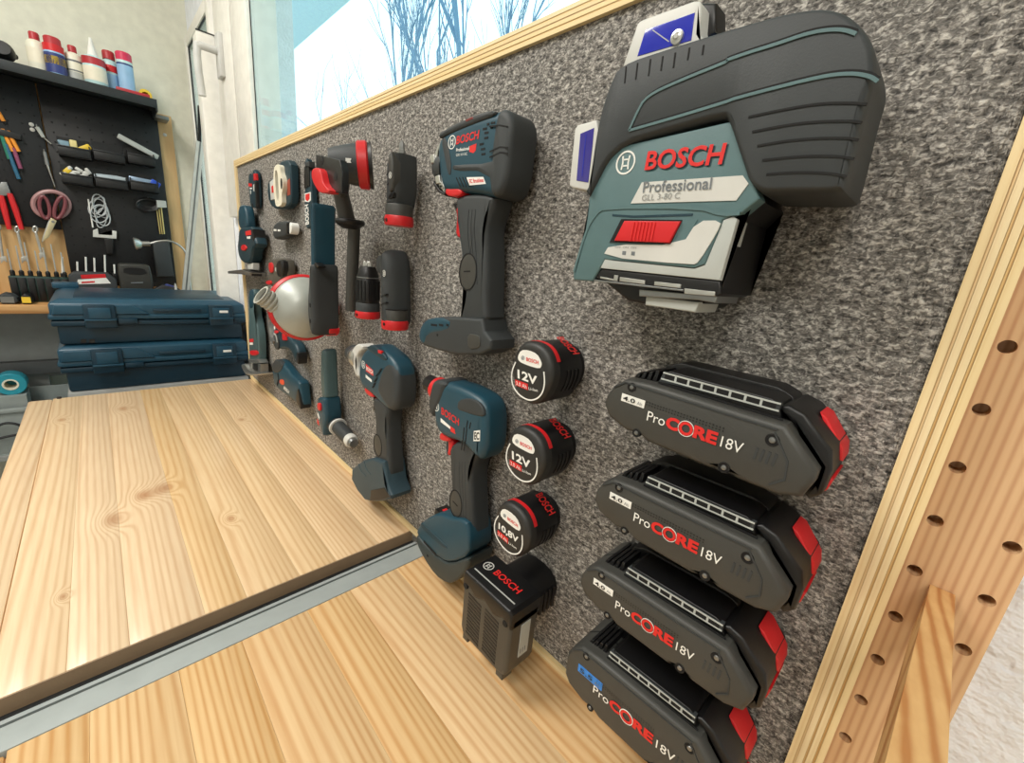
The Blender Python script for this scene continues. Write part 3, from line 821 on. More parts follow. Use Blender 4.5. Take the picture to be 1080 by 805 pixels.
# ---------------------------------------------------------------- slim 18 V packs
GRP = 'slim tool batteries in a column'
DP = 0.055
def slim_pack(z0, x0, dh, tilt, cap, capmat, label):
    """z0: lower edge of the face; dh: extra height of the bigger pack"""
    X = lambda a: x0 + a / 1000
    Z = lambda b: z0 + b / 1000
    out = [(0, 15), (0.5, 22 + dh), (5, 31 + dh), (14, 38 + dh), (30, 39 + dh), (107, 38 + dh), (125, 20 + dh), (125, 14), (122, 4), (112, 0), (92, 0), (87, 1.8), (81, 1.8), (76, 0), (36, 1), (31, 3.5), (25, 3.5), (20, 3), (5, 8)]
    out = [(X(a), Z(b)) for a, b in out]
    t = thing('slim_battery', label, 'battery', (x0 + 0.06, 0, z0 + 0.018), GRP)
    def P(pts): return [(X(a), Z(b)) for a, b in pts]
    slab('shell', out, 0.004, DP, RUBW, t, b=0.0032, bw=0.004)
    slab('shell_seam', [(x, z) for x, z in inset(out, -0.0002)], 0.0300, 0.0312, SLIT, t, b=0)
    # face detail
    ribbon('face_edge', P([(6, 30 + dh), (14, 35.5 + dh), (104, 34.6 + dh)]), DP - 0.0004, 0.0009, RUB, t, 0.0009)
    ribbon('face_edge', P([(103, 33 + dh), (112, 20 + dh), (113, 10), (107, 4.5)]), DP - 0.0004, 0.0009, RUB, t, 0.0009)
    # top carriage with contact rail
    slab('carriage', P([(32, 37 + dh), (35, 46 + dh), (38, 48.5 + dh), (96, 48 + dh), (100, 46 + dh), (103, 37 + dh)]), 0.004, 0.047, BLK, t, b=0.001)
    slab('carriage_back', P([(20, 38 + dh), (24, 46 + dh), (34, 50.5 + dh), (92, 50 + dh), (100, 47 + dh), (107, 38 + dh)]), 0.003, 0.022, BLK, t, b=0.001)
    for k in range(4):
        slab('shoulder_rib', P([(14 + k * 4.2, 37.5 + dh), (16 + k * 4.2, 41.5 + k * 1.6 + dh), (18 + k * 4.2, 41.5 + k * 1.6 + dh), (17.2 + k * 4.2, 37.5 + dh)]), 0.012, 0.045, BLK, t, b=0.0003)
    rail = slab('rail', P([(33, 40.5 + dh), (35, 47.2 + dh), (101, 46.6 + dh), (101, 42.5 + dh)]), 0.044, 0.0485, RUB, t, b=0.0006)
    for k in range(8):
        a = 36.5 + k * 8.05
        slab('rail_window', P([(a, 43.4 + dh), (a, 46.6 + dh), (a + 6.2, 46.5 + dh), (a + 6.2, 43.3 + dh)]), 0.047, 0.0489, SLIT, rail, b=0)
        if k: ribbon('rail_bar', P([(a - 0.9, 43.2 + dh), (a - 0.9, 47.0 + dh)]), 0.0485, 0.0012, LGM, rail, 0.0004)
    ribbon('rail_bar', P([(35.2, 47.0 + dh), (101, 46.7 + dh)]), 0.0485, 0.0009, LGM, rail, 0.0005)
    ribbon('rail_bar', P([(34.4, 42.9 + dh), (101, 42.8 + dh)]), 0.0485, 0.0009, LGM, rail, 0.0005)
    ribbon('rail_slit', P([(33, 40.0 + dh), (104, 38.8 + dh)]), 0.0478, 0.0012, SLIT, rail, 0.0008)
    # rubber end with red latch
    slab('end_cap', P([(107, 38.5 + dh), (99, 44 + dh), (104, 46.5 + dh), (112, 44 + dh), (127, 30 + dh), (129.5, 20 + dh), (128.5, 6), (124, 1.0), (121, 3), (124.6, 14), (124.6, 20 + dh)]), 0.004, 0.046, BLK, t, b=0.002)
    slab('latch_button', P([(115, 42.6 + dh), (118.5, 41.0 + dh), (129.2, 27 + dh), (130.6, 20 + dh), (127, 20 + dh), (123, 29 + dh)]), 0.006, 0.026, RED, t, b=0.001)
    slab('latch_button', P([(128.2, 12), (130.2, 12), (129.0, 5), (125, -1), (122.5, 0.5), (126.4, 6)]), 0.006, 0.034, RED, t, b=0.001)
    # screws
    for a, b, r in ((19, 33.5 + dh, 2.6), (103, 28.5 + dh, 2.9), (28, 4.6, 2.4), (84, 4.2, 2.7)):
        s = lathe('screw_recess', (X(a), -(DP - 0.0030), Z(b)), (0, -1, 0), [(0, r * 1.2 / 1000), (0.0033, r * 1.2 / 1000), (0.0034, r * 1.0 / 1000), (0.0031, r * 0.95 / 1000)], SLIT, t, 16)
        lathe('screw', (X(a), -(DP + 0.0001), Z(b)), (0, -1, 0), [(0, r * 0.60 / 1000), (0.0005, r * 0.5 / 1000), (0.0007, r * 0.25 / 1000)], SILD, s, 12)
    # print
    F = DP
    def P3(a, b): return board(X(a), Z(b), F)
    ty = 19 + dh * 0.45
    g = 1.0 if dh == 0 else 1.35
    def cp(a, b): return (13 + (a - 13) * g, ty + 3.6 + (b - 3.6) * g)
    patch('capacity_plate', P([cp(13, 3.6), cp(13, 8.8), cp(30, 8.6), cp(30, 3.4)]), F, capmat, t, 0.0003)
    text3('capacity_lettering', cap, P3(*cp(14.5, 4.6)), P3(*cp(23.5, 4.6)), P3(*cp(14.5, 7.6)), BLK if capmat is WHT else TEALD, t, bold=0.02, lift=0.0008)
    text3('capacity_lettering', 'Ah', P3(*cp(25, 4.6)), P3(*cp(28.6, 4.6)), P3(*cp(25, 6.8)), GRYP, t, lift=0.0008)
    sc = 0.86 if dh == 0 else 1.0
    ty -= 0.8; q0 = 33.5 if dh == 0 else 29.0
    text3('type_lettering', 'Pro', P3(q0, ty - 2.6), P3(q0 + 14 * sc, ty - 2.6), P3(q0, ty + 4.4 * sc), WHT, t, lift=0.0006)
    a0 = q0 + 14.8 * sc
    text3('type_lettering', 'C', P3(a0, ty - 3.1), P3(a0 + 9.5 * sc, ty - 3.1), P3(a0, ty + 5.6 * sc), REDP, t, bold=0.05, lift=0.0006)
    oc = a0 + 14.6 * sc
    for r, m, w in ((5.3 * sc, WHT, 0.7), (4.1 * sc, REDP, 2.0)):
        ribbon('type_ring', [(X(oc + r * math.cos(k * math.pi / 14)), Z(ty + 0.8 * sc + r * math.sin(k * math.pi / 14))) for k in range(28)], F + 0.0003, w / 1000, m, t, 0.0003, closed=True)
    text3('type_lettering', 'RE', P3(a0 + 20 * sc, ty - 2.9), P3(a0 + 36 * sc, ty - 2.9), P3(a0 + 20 * sc, ty + 5.6 * sc), REDP, t, bold=0.05, lift=0.0006)
    text3('voltage_lettering', '18V', P3(a0 + 38.5 * sc, ty - 2.6), P3(a0 + 52 * sc, ty - 2.6), P3(a0 + 38.5 * sc, ty + 4.4 * sc), WHT, t, lift=0.0006)
    for k in range(4):
        ribbon('grip_mark', P([(97 + k * 3, 15 + dh / 2), (97.6 + k * 3, 22 + dh / 2)]), F - 0.0002, 0.0013, RUB, t, 0.0005)
    dots = bmesh.new()                                   # fine dotted print above the name
    for i in range(26):
        for j in range(2):
            a = 31 + i * 1.9; b = ty + 8.6 + dh * 0.1 - j * 1.7 - i * 0.03
            vs = [dots.verts.new(board(X(a + u), Z(b + v), F + 0.0003)) for u, v in ((0, 0), (0.8, 0), (0.8, 0.8), (0, 0.8))]
            dots.faces.new(vs)
    finish(dots, 'dot_print', BLK, t, 0)['kind'] = 'stuff'
    rotate_thing(t, -tilt)
    return t
slim_pack(0.2975, -0.150, 0, -0.4, '4.0', WHT, 'slim 18V battery at the head of the column, below the line laser')
slim_pack(0.2265, -0.146, 0, 1.0, '4.0', WHT, 'second slim 18V battery from the line laser, white capacity label')
slim_pack(0.1535, -0.147, 0, 1.8, '4.0', WHT, 'third slim 18V battery from the line laser, above the blue-labelled one')
slim_pack(0.0625, -0.147, 14, 2.5, '5.5', BLUEP, 'taller slim 18V battery with blue capacity label, lowest of the column')

# ---------------------------------------------------------------- block battery
def block_battery():
    t = thing('block_battery', 'black block battery with slotted front standing off the panel above the bench', 'battery', (-0.23, 0, 0.04))
    x0, x1, z0, z1 = -0.264, -0.195, 0.032, 0.101
    R = lambda a, b, c, d: [(a, b), (c, b), (c, d), (a, d)]
    OLV = mat('olive_grey_plastic', (66, 63, 57), 0.45, grain=0.1)
    shell = [(x0, z0 + 0.012), (x0 + 0.003, z0 + 0.004), (x0 + 0.012, z0 + 0.002), (x1 - 0.012, z0 + 0.002), (x1 - 0.003, z0 + 0.004), (x1, z0 + 0.012), (x1, z1 - 0.004), (x1 - 0.004, z1), (x0 + 0.004, z1), (x0, z1 - 0.004)]
    slab('shell', shell, 0.040, 0.074, OLV, t, b=0.004)
    slab('foot', R(x0 + 0.004, z0 - 0.003, x0 + 0.012, z0 + 0.006), 0.060, 0.073, OLV, t, b=0.001)
    slab('foot', R(x1 - 0.014, z0 - 0.003, x1 - 0.005, z0 + 0.006), 0.060, 0.073, OLV, t, b=0.001)
    slab('top_cap', [(x0, z1 - 0.010), (x0 + 0.010, z1 - 0.004), (x0 + 0.020, z1 - 0.010), (x0 + 0.033, z1 - 0.004), (x0 + 0.047, z1 - 0.010), (x1 - 0.010, z1 - 0.004), (x1, z1 - 0.010), (x1, z1 + 0.006), (x1 - 0.003, z1 + 0.010), (x0 + 0.003, z1 + 0.010), (x0, z1 + 0.006)], 0.036, 0.0752, BLK, t, b=0.003)
    slab('neck', chaikin(R(x0 + 0.010, 0.068, x1 - 0.008, z1 + 0.008), 2), 0.002, 0.042, BLK, t, b=0.002)
    for k in range(5):
        slab('neck_rib', R(x1 - 0.012, 0.074, x1 - 0.0065, z1 - 0.004), 0.006 + k * 0.006, 0.009 + k * 0.006, BLK, t, b=0.0004)
    for cx, cz in ((x0 + 0.0055, z1 - 0.006), (x1 - 0.0065, z1 - 0.006)):
        disc('screw_well', (cx, cz), 0.0032, 0.0735, 0.0022, SLIT, t)
    for c in range(2):
        for r in range(12):
            a = x0 + 0.010 + c * 0.025; b = z0 + 0.010 + r * 0.0042
            slab('vent_slot', [(a, b), (a + 0.019, b - 0.0022), (a + 0.019, b - 0.0002), (a, b + 0.002)], 0.073, 0.0744, BLK, t, b=0)
    # print on the top, read from above
    zt = z1 + 0.010
    text3('brand_lettering', 'BOSCH', (x0 + 0.022, -0.056, zt), (x0 + 0.056, -0.056, zt), (x0 + 0.022, -0.0480, zt), REDP, t, bold=0.02, lift=0.0004)
    emblem((x0 + 0.012, -0.0525), 0.0052, zt + 0.0002, LGT, t, to=flat)
    ribbon('cap_line', [(x0 + 0.006, -0.0655), (x1 - 0.006, -0.0655)], zt, 0.0012, LGM, t, 0.0004, to=flat)
    # label on the right flank
    side = lambda u, v, w: Vector((x1 + w, u, v))
    patch('side_label', [(-0.060, z0 + 0.020), (-0.048, z0 + 0.020), (-0.048, z1 - 0.012), (-0.060, z1 - 0.012)], 0.0, LGM, t, 0.0006, to=side)
    text3('side_lettering', '5.0Ah', (x1, -0.049, z1 - 0.036), (x1, -0.049, z1 - 0.014), (x1, -0.059, z1 - 0.036), BLK, t, bold=0.02, lift=-0.0010)
    for k in range(3):
        ribbon('side_line', [(-0.058 + k * 0.003, z0 + 0.024), (-0.058 + k * 0.003, z1 - 0.04)], 0.0006, 0.0009, GRYP, t, 0.0002, to=side)
block_battery()

# ---------------------------------------------------------------- pistol tools
def flatten(t, f=0.58):
    """bring the layers of a tool, built with generous steps, to their real depth"""
    for c in t.children_recursive:
        if c.type != 'MESH' or c.get('round'): continue
        for v in c.data.vertices: v.co.y = -(0.006 + (-v.co.y - 0.004) * f)
def round_(o):
    o['round'] = 1; return o
def textS(S, name, body, bl, br, tl, d, m, parent, **k):
    return text3(name, body, *[board(u, v, d) for u, v in S([bl, br, tl])], m, parent, **k)
def print_block(S, t, c, d, bl, br, tl, sub=None, subplate=None, emb=None, embr=0.004, body='BOSCH'):
    textS(S, 'brand_lettering', body, c([bl])[0], c([br])[0], c([tl])[0], d, REDP, t, bold=0.022, lift=0.0005)
    if emb: emblem(S(c([emb]))[0], embr, d + 0.0001, WHT, t)

def big_drill():
    c = lambda p: K((440, 110), 6.19, p)
    l = lambda p: K((440, 230), 5.37, p)
    S = shear([(442, 0), (556, 0)], 0.022, 0.04, 1.0)
    hand = chaikin(S([(481, 205), (482, 220), (484, 238), (487, 260), (490, 282), (492, 300), (492, 314), (488, 328), (484, 340), (521, 342), (519, 322), (520, 295), (520, 270), (519, 250), (521, 235), (527, 220), (531, 205)]), 2)
    t = thing('impact_drill', 'large teal and grey cordless drill without battery beside the work light attachments', 'drill', base(hand, 0.03), 'pistol tools on the panel')
    slab('handle', hand, 0.012, 0.056, RUB, t, b=0.0050, bw=0.012, back=0.0050, segs=5)
    bp = c([(150, 250), (185, 195), (260, 160), (380, 120), (520, 85), (640, 65), (695, 85), (718, 140), (718, 220), (700, 330), (690, 420), (670, 520), (635, 605), (560, 625), (480, 600), (330, 580), (200, 585), (165, 520), (150, 420), (140, 330)])
    body = chaikin(S(bp), 2)
    slab('motor_housing', body, 0.006, 0.064, TEAL, t, b=0.009, bw=0.014, back=0.014, segs=5)
    D = 0.0640
    # rubber armour over the back and along the top
    arm = chaikin(S(c([(560, 345), (598, 120), (642, 62), (698, 84), (723, 145), (723, 220), (706, 330), (696, 420), (676, 522), (640, 608), (560, 630), (535, 480), (260, 468), (258, 400), (300, 388), (560, 392)]), D), 1)
    slab('rubber_armour', arm, 0.005, D + 0.0018, RUB, t, b=0.006, bw=0.010, back=0.010, segs=4)
    slab('rubber_ridge', chaikin(S(c([(165, 215), (195, 185), (380, 115), (520, 82), (600, 78), (600, 110), (440, 150), (250, 205), (180, 235)]), 0.060), 1), 0.020, 0.066, RUB, t, b=0.003)
    slab('panel_frame', chaikin(S(c([(190, 240), (225, 225), (262, 380), (262, 470), (240, 470), (210, 340)]), D), 1), 0.06, D + 0.0014, RUB, t, b=0.001)
    slab('mode_button', S(c([(375, 128), (430, 110), (440, 122), (385, 140)]), 0.062), 0.05, 0.0665, mat('dull_red_button', (120, 40, 40), 0.5), t, b=0.0006)
    for y in (180, 310, 345):
        ribbon('armour_groove', S(c([(560, y + 30 if y > 200 else y), (640, y - 2 if y < 200 else y + 5), (700, y + 12)]), D + 0.0018), D + 0.0016, 0.0012, SLIT, t, 0.0005)
    # gear nose with metal collar
    nose = S(c([(150, 235), (190, 245), (165, 330), (165, 420), (190, 580), (165, 575), (130, 480), (105, 400), (100, 330)]), 0.018, 0.060)
    slab('gear_collar', chaikin(nose, 1), 0.016, 0.060, SIL, t, b=0.006, back=0.006)
    nc = S(c([(85, 405)]))[0]
    round_(lathe('chuck_socket', (nc[0] + 0.006, -0.024, nc[1]), (-1, 0, 0.12), [(-0.014, 0.017), (-0.004, 0.017), (0.0, 0.014), (0.007, 0.012), (0.007, 0.008), (0.002, 0.006)], RUB, t, 20))
    slab('nose_lip', S(c([(105, 500), (150, 560), (190, 582), (190, 600), (140, 575), (100, 520)]), 0.056), 0.020, 0.0585, BLK, t, b=0.001)
    for a, b in ((110, 365), (150, 500)):
        slab('collar_lug', S(c([(a - 20, b - 25), (a + 12, b - 35), (a + 22, b + 20), (a - 12, b + 25)]), 0.0605), 0.05, 0.0625, SIL, t, b=0.001)
    # vents, print
    for a, b in ((520, 190), (532, 216), (530, 248), (495, 286), (505, 318), (508, 350), (545, 162), (582, 156), (572, 184)):
        w = 16 if a not in (545, 572) else 10
        patch('vent_slot', S(c([(a - w, b - 5), (a + w, b - 8), (a + w - 2, b + 6), (a - w, b + 9)]), D), D, SLIT, t, 0.0004)
    for k in range(4):
        ribbon('vent_bar', S(c([(300 + k * 24, 490), (330 + k * 24, 552)]), D), D - 0.0001, 0.0013, SLIT, t, 0.0004)
    print_block(S, t, c, D, (300, 280), (470, 252), (308, 225), emb=(268, 262), embr=0.0056)
    textS(S, 'type_lettering', 'Professional', c([(302, 325)])[0], c([(400, 318)])[0], c([(302, 303)])[0], D, WHT, t, bold=0.02)
    textS(S, 'type_lettering', 'GSR 18 V-EC', c([(300, 354)])[0], c([(385, 350)])[0], c([(300, 338)])[0], D, WHT, t)
    patch('red_badge', S(c([(402, 295), (455, 280), (448, 325), (430, 340), (400, 330)]), D), D, REDP, t, 0.0003)
    patch('white_badge', S(c([(378, 492), (505, 495), (525, 540), (398, 545)]), D), D, WHT, t, 0.0003)
    textS(S, 'badge_lettering', 'EC Brushless', c([(405, 532)])[0], c([(512, 528)])[0], c([(398, 506)])[0], D + 0.0003, REDP, t, bold=0.02)
    # selector, trigger, logo roundel
    slab('direction_switch', chaikin(S(c([(200, 560), (225, 550), (320, 560), (325, 595), (280, 610), (205, 600)]), 0.02, 0.058), 1), 0.018, 0.0605, RED, t, b=0.002)
    trg = S(c([(230, 670), (268, 672), (292, 740)]) + l([(245, 20), (240, 120), (200, 98), (205, 20)]) + c([(242, 740)]), 0.024, 0.046)
    slab('trigger', chaikin(trg, 1), 0.022, 0.048, RED, t, b=0.004)
    slab('trigger_back', S(c([(190, 640), (215, 640), (245, 690), (240, 800)]) + l([(215, 20), (192, 90), (185, 75), (210, 0)]), 0.024, 0.042), 0.024, 0.042, BLK, t, b=0.002)
    dh = 0.0562
    rc = S(l([(310, 308)]), dh)[0]
    ov = [(rc[0] + 0.0135 * math.cos(a * math.pi / 14), rc[1] + 0.0175 * math.sin(a * math.pi / 14)) for a in range(28)]
    slab('logo_roundel', ov, 0.050, dh + 0.0006, RUBW, t, b=0.002)
    ribbon('roundel_ring', ov, dh - 0.0004, 0.0012, SLIT, t, 0.0012, closed=True)
    ribbon('roundel_slot', [(rc[0] - 0.006, rc[1]), (rc[0] + 0.004, rc[1] + 0.001)], dh + 0.0004, 0.0014, SLIT, t, 0.0006)
    GRV = mat('rubber_groove', (33, 36, 38), 0.7)
    for k in range(3):
        p = [(499 + k * 4, 222), (497 + k * 4, 245), (500 + k * 4, 268), (503 + k * 3, 300)]
        ribbon('grip_groove', chaikin(S(p), 2, False), dh - 0.0006, 0.0007, GRV, t, 0.0008)
    slab('handle_front', chaikin(S([(482, 228), (489, 236), (493, 262), (497, 296), (500, 316), (494, 332), (487, 332), (492, 312), (490, 285), (487, 262), (484, 242)]), 1), 0.030, dh - 0.0040, TEAL, t, b=0.002)
    # foot
    foot = S(l([(10, 645), (40, 580), (140, 560), (250, 560), (420, 570), (432, 640), (478, 690), (474, 740), (400, 772), (250, 775), (130, 750), (30, 722)]), 0.006, 0.062)
    slab('battery_foot', foot, 0.006, 0.062, RUB, t, b=0.0035, bw=0.006, back=0.003, segs=4)
    slab('foot_front', chaikin(S(l([(5, 650), (40, 578), (140, 560), (215, 575), (215, 610), (190, 640), (60, 660), (45, 720), (12, 700)]), 0.010, 0.063), 1), 0.010, 0.0632, TEAL, t, b=0.004)
    for a, w in ((110, 20), (156, 14), (197, 7)):
        patch('vent_slot', S(l([(a - w, 598), (a + w, 602), (a + w, 614), (a - w, 610)]), 0.0632), 0.0632, SLIT, t, 0.0004)
    disc('screw_well', S(l([(128, 662)]), 0.062)[0], 0.0016, 0.0617, 0.0008, SLIT, t, 10)
    slab('foot_latch', chaikin(S(l([(325, 652), (400, 660), (412, 690), (405, 735), (330, 740)]), 0.0622), 1), 0.05, 0.0636, RUBW, t, b=0.001)
    flatten(t)
big_drill()

def impact_driver():
    c = lambda p: K((430, 380), 6.71, p)
    l = lambda p: K((430, 490), 6.19, p)
    S = shear([(438, 0), (531, 0)], 0.02, 0.04, 1.0)
    hand = chaikin(S([(476, 465), (477, 490), (479, 515), (480, 545), (477, 562), (480, 575), (508, 575), (506, 545), (505, 520), (504, 500), (507, 487), (515, 474), (516, 462)]), 2)
    t = thing('impact_driver', 'teal impact driver with red bit collar and battery foot reaching over the bench', 'impact driver', base(hand, 0.03), 'pistol tools on the panel')
    slab('handle', hand, 0.012, 0.056, RUB, t, b=0.0050, bw=0.012, back=0.0050, segs=5)
    bp = c([(200, 240), (250, 140), (330, 155), (430, 178), (540, 220), (610, 258), (650, 310), (668, 400), (664, 520), (650, 630), (600, 690), (560, 665), (480, 600), (400, 560), (320, 550), (240, 508), (205, 430)])
    body = chaikin(S(bp), 2)
    slab('motor_housing', body, 0.006, 0.064, TEAL, t, b=0.009, bw=0.014, back=0.014, segs=5)
    D = 0.064
    collar = chaikin(S(c([(168, 300), (185, 215), (205, 150), (245, 130), (330, 150), (300, 230), (250, 330), (210, 400), (185, 372)]), 0.012, 0.056), 1)
    slab('gear_collar', collar, 0.006, 0.0668, RUB, t, b=0.005, bw=0.010, back=0.006, segs=4)
    slab('rubber_back', chaikin(S(c([(425, 270), (520, 250), (600, 275), (640, 320), (650, 380), (560, 370), (480, 350), (415, 335)]), D), 1), 0.05, D + 0.0012, RUB, t, b=0.002)
    nc = S(c([(158, 208)]))[0]
    ax = Vector((-1, 0, 0.10))
    round_(lathe('bit_collar', (nc[0] + 0.004, -0.026, nc[1]), ax, [(-0.014, 0.0140), (-0.006, 0.0145), (0.004, 0.0138), (0.006, 0.0115)], RED, t, 24))
    round_(lathe('bit_holder', (nc[0], -0.026, nc[1] + 0.0004), ax, [(0.0, 0.0105), (0.018, 0.0105), (0.020, 0.0088), (0.020, 0.0038), (0.012, 0.003)], BLK, t, 8))
    print_block(S, t, c, D, (282, 372), (430, 450), (284, 322), emb=(238, 322), embr=0.0050)
    patch('white_badge', S(c([(275, 400), (358, 458), (358, 476), (275, 428)]), D), D, WHT, t, 0.0003)
    patch('red_badge', S(c([(355, 452), (394, 474), (400, 508), (360, 490)]), D), D, REDP, t, 0.0003)
    for a, b, h in ((500, 432, 26), (525, 440, 22), (470, 500, 44), (492, 505, 44), (455, 580, 34), (477, 582, 34)):
        patch('vent_slot', S(c([(a - 9, b + h), (a + 2, b - h), (a + 10, b - h + 4), (a - 1, b + h + 4)]), D), D, SLIT, t, 0.0004)
    patch('white_badge', S(c([(560, 478), (612, 470), (610, 545), (556, 548)])), 0.0642, WHT, t, 0.0005)
    text3('badge_lettering', 'EC', *[board(u, v, 0.0648) for u, v in S(c([(564, 537), (606, 537), (566, 484)]))], BLK, t, bold=0.03, lift=0.0004)
    trg = S(c([(275, 550), (318, 556), (322, 600), (316, 660), (292, 680), (272, 672), (283, 610)]), 0.024, 0.048)
    slab('trigger', chaikin(trg, 1), 0.022, 0.050, RED, t, b=0.004)
    slab('trigger_back', S(c([(248, 560), (275, 565), (276, 640), (262, 672), (245, 655)]), 0.024, 0.044), 0.024, 0.044, TEALD, t, b=0.002)
    slab('direction_switch', chaikin(S(c([(228, 530), (245, 512), (325, 545), (320, 572), (240, 570)]), 0.02, 0.05), 1), 0.020, 0.0555, RED, t, b=0.002)
    dh = 0.056
    rc = S(l([(342, 245)]), dh)[0]
    ov = [(rc[0] + 0.0115 * math.cos(a * math.pi / 14), rc[1] + 0.0165 * math.sin(a * math.pi / 14)) for a in range(28)]
    slab('logo_roundel', ov, 0.050, dh + 0.0004, RUBW, t, b=0.002)
    ribbon('roundel_ring', ov, dh - 0.0006, 0.0012, SLIT, t, 0.0012, closed=True)
    ribbon('roundel_slot', [(rc[0] - 0.005, rc[1] + 0.001), (rc[0] + 0.004, rc[1] - 0.001)], dh + 0.0003, 0.0014, SLIT, t, 0.0006)
    GRV = mat('rubber_groove', (33, 36, 38), 0.7)
    for k in range(3):
        p = [(490 + k * 3.5, 485), (490 + k * 3.5, 505), (492 + k * 3, 525), (492 + k * 3, 545)]
        ribbon('grip_groove', chaikin(S(p), 2, False), dh - 0.0006, 0.0007, GRV, t, 0.0008)
    slab('handle_front', chaikin(S([(477, 488), (483, 496), (485, 515), (487, 545), (494, 562), (480, 568), (479, 545), (479, 515)]), 1), 0.030, dh - 0.0040, TEAL, t, b=0.002)
    up = S(l([(62, 445), (75, 400), (140, 345), (240, 300), (330, 330), (450, 332), (480, 420), (478, 560), (330, 622), (250, 602), (120, 512)]))
    slab('battery_foot', chaikin(up, 1), 0.006, 0.066, TEAL, t, b=0.004, bw=0.008, back=0.006, segs=4)
    lo = S(l([(60, 450), (120, 514), (250, 604), (330, 624), (478, 562), (474, 620), (425, 690), (352, 745), (300, 758), (210, 715), (120, 610), (64, 515)]))
    slab('battery_base', chaikin(lo, 1), 0.006, 0.0655, mat('teal_grey_base', (46, 56, 58), 0.5, grain=0.1), t, b=0.0035, bw=0.006, segs=4)
    slab('foot_band', chaikin(S(l([(100, 372), (130, 385), (300, 505), (310, 530), (260, 515), (110, 410)]), 0.066), 1), 0.05, 0.0672, TEALD, t, b=0.001)
    patch('foot_slot', S(l([(126, 485), (222, 565), (216, 576), (128, 500)]), 0.0658), 0.0662, SLIT, t, 0.0006)
    disc('screw_well', S(l([(153, 585)]), 0.0656)[0], 0.0018, 0.0654, 0.0008, SLIT, t, 10)
    top = lambda u, v, w: Vector((u, v, w))
    a = Vector((S(l([(235, 335)]))[0][0], -0.04, S(l([(235, 335)]))[0][1]))
    bt = slab('gauge_panel', [(a.x - 0.016, -0.055), (a.x + 0.014, -0.055), (a.x + 0.014, -0.025), (a.x - 0.016, -0.025)], a.z - 0.008, a.z + 0.002, BLK, t, b=0.001, to=top)
    slab('gauge_button', [(a.x - 0.008, -0.046), (a.x + 0.003, -0.046), (a.x + 0.003, -0.036), (a.x - 0.008, -0.036)], a.z + 0.001, a.z + 0.0032, RED, bt, b=0.0006, to=top)
    flatten(t)
impact_driver()

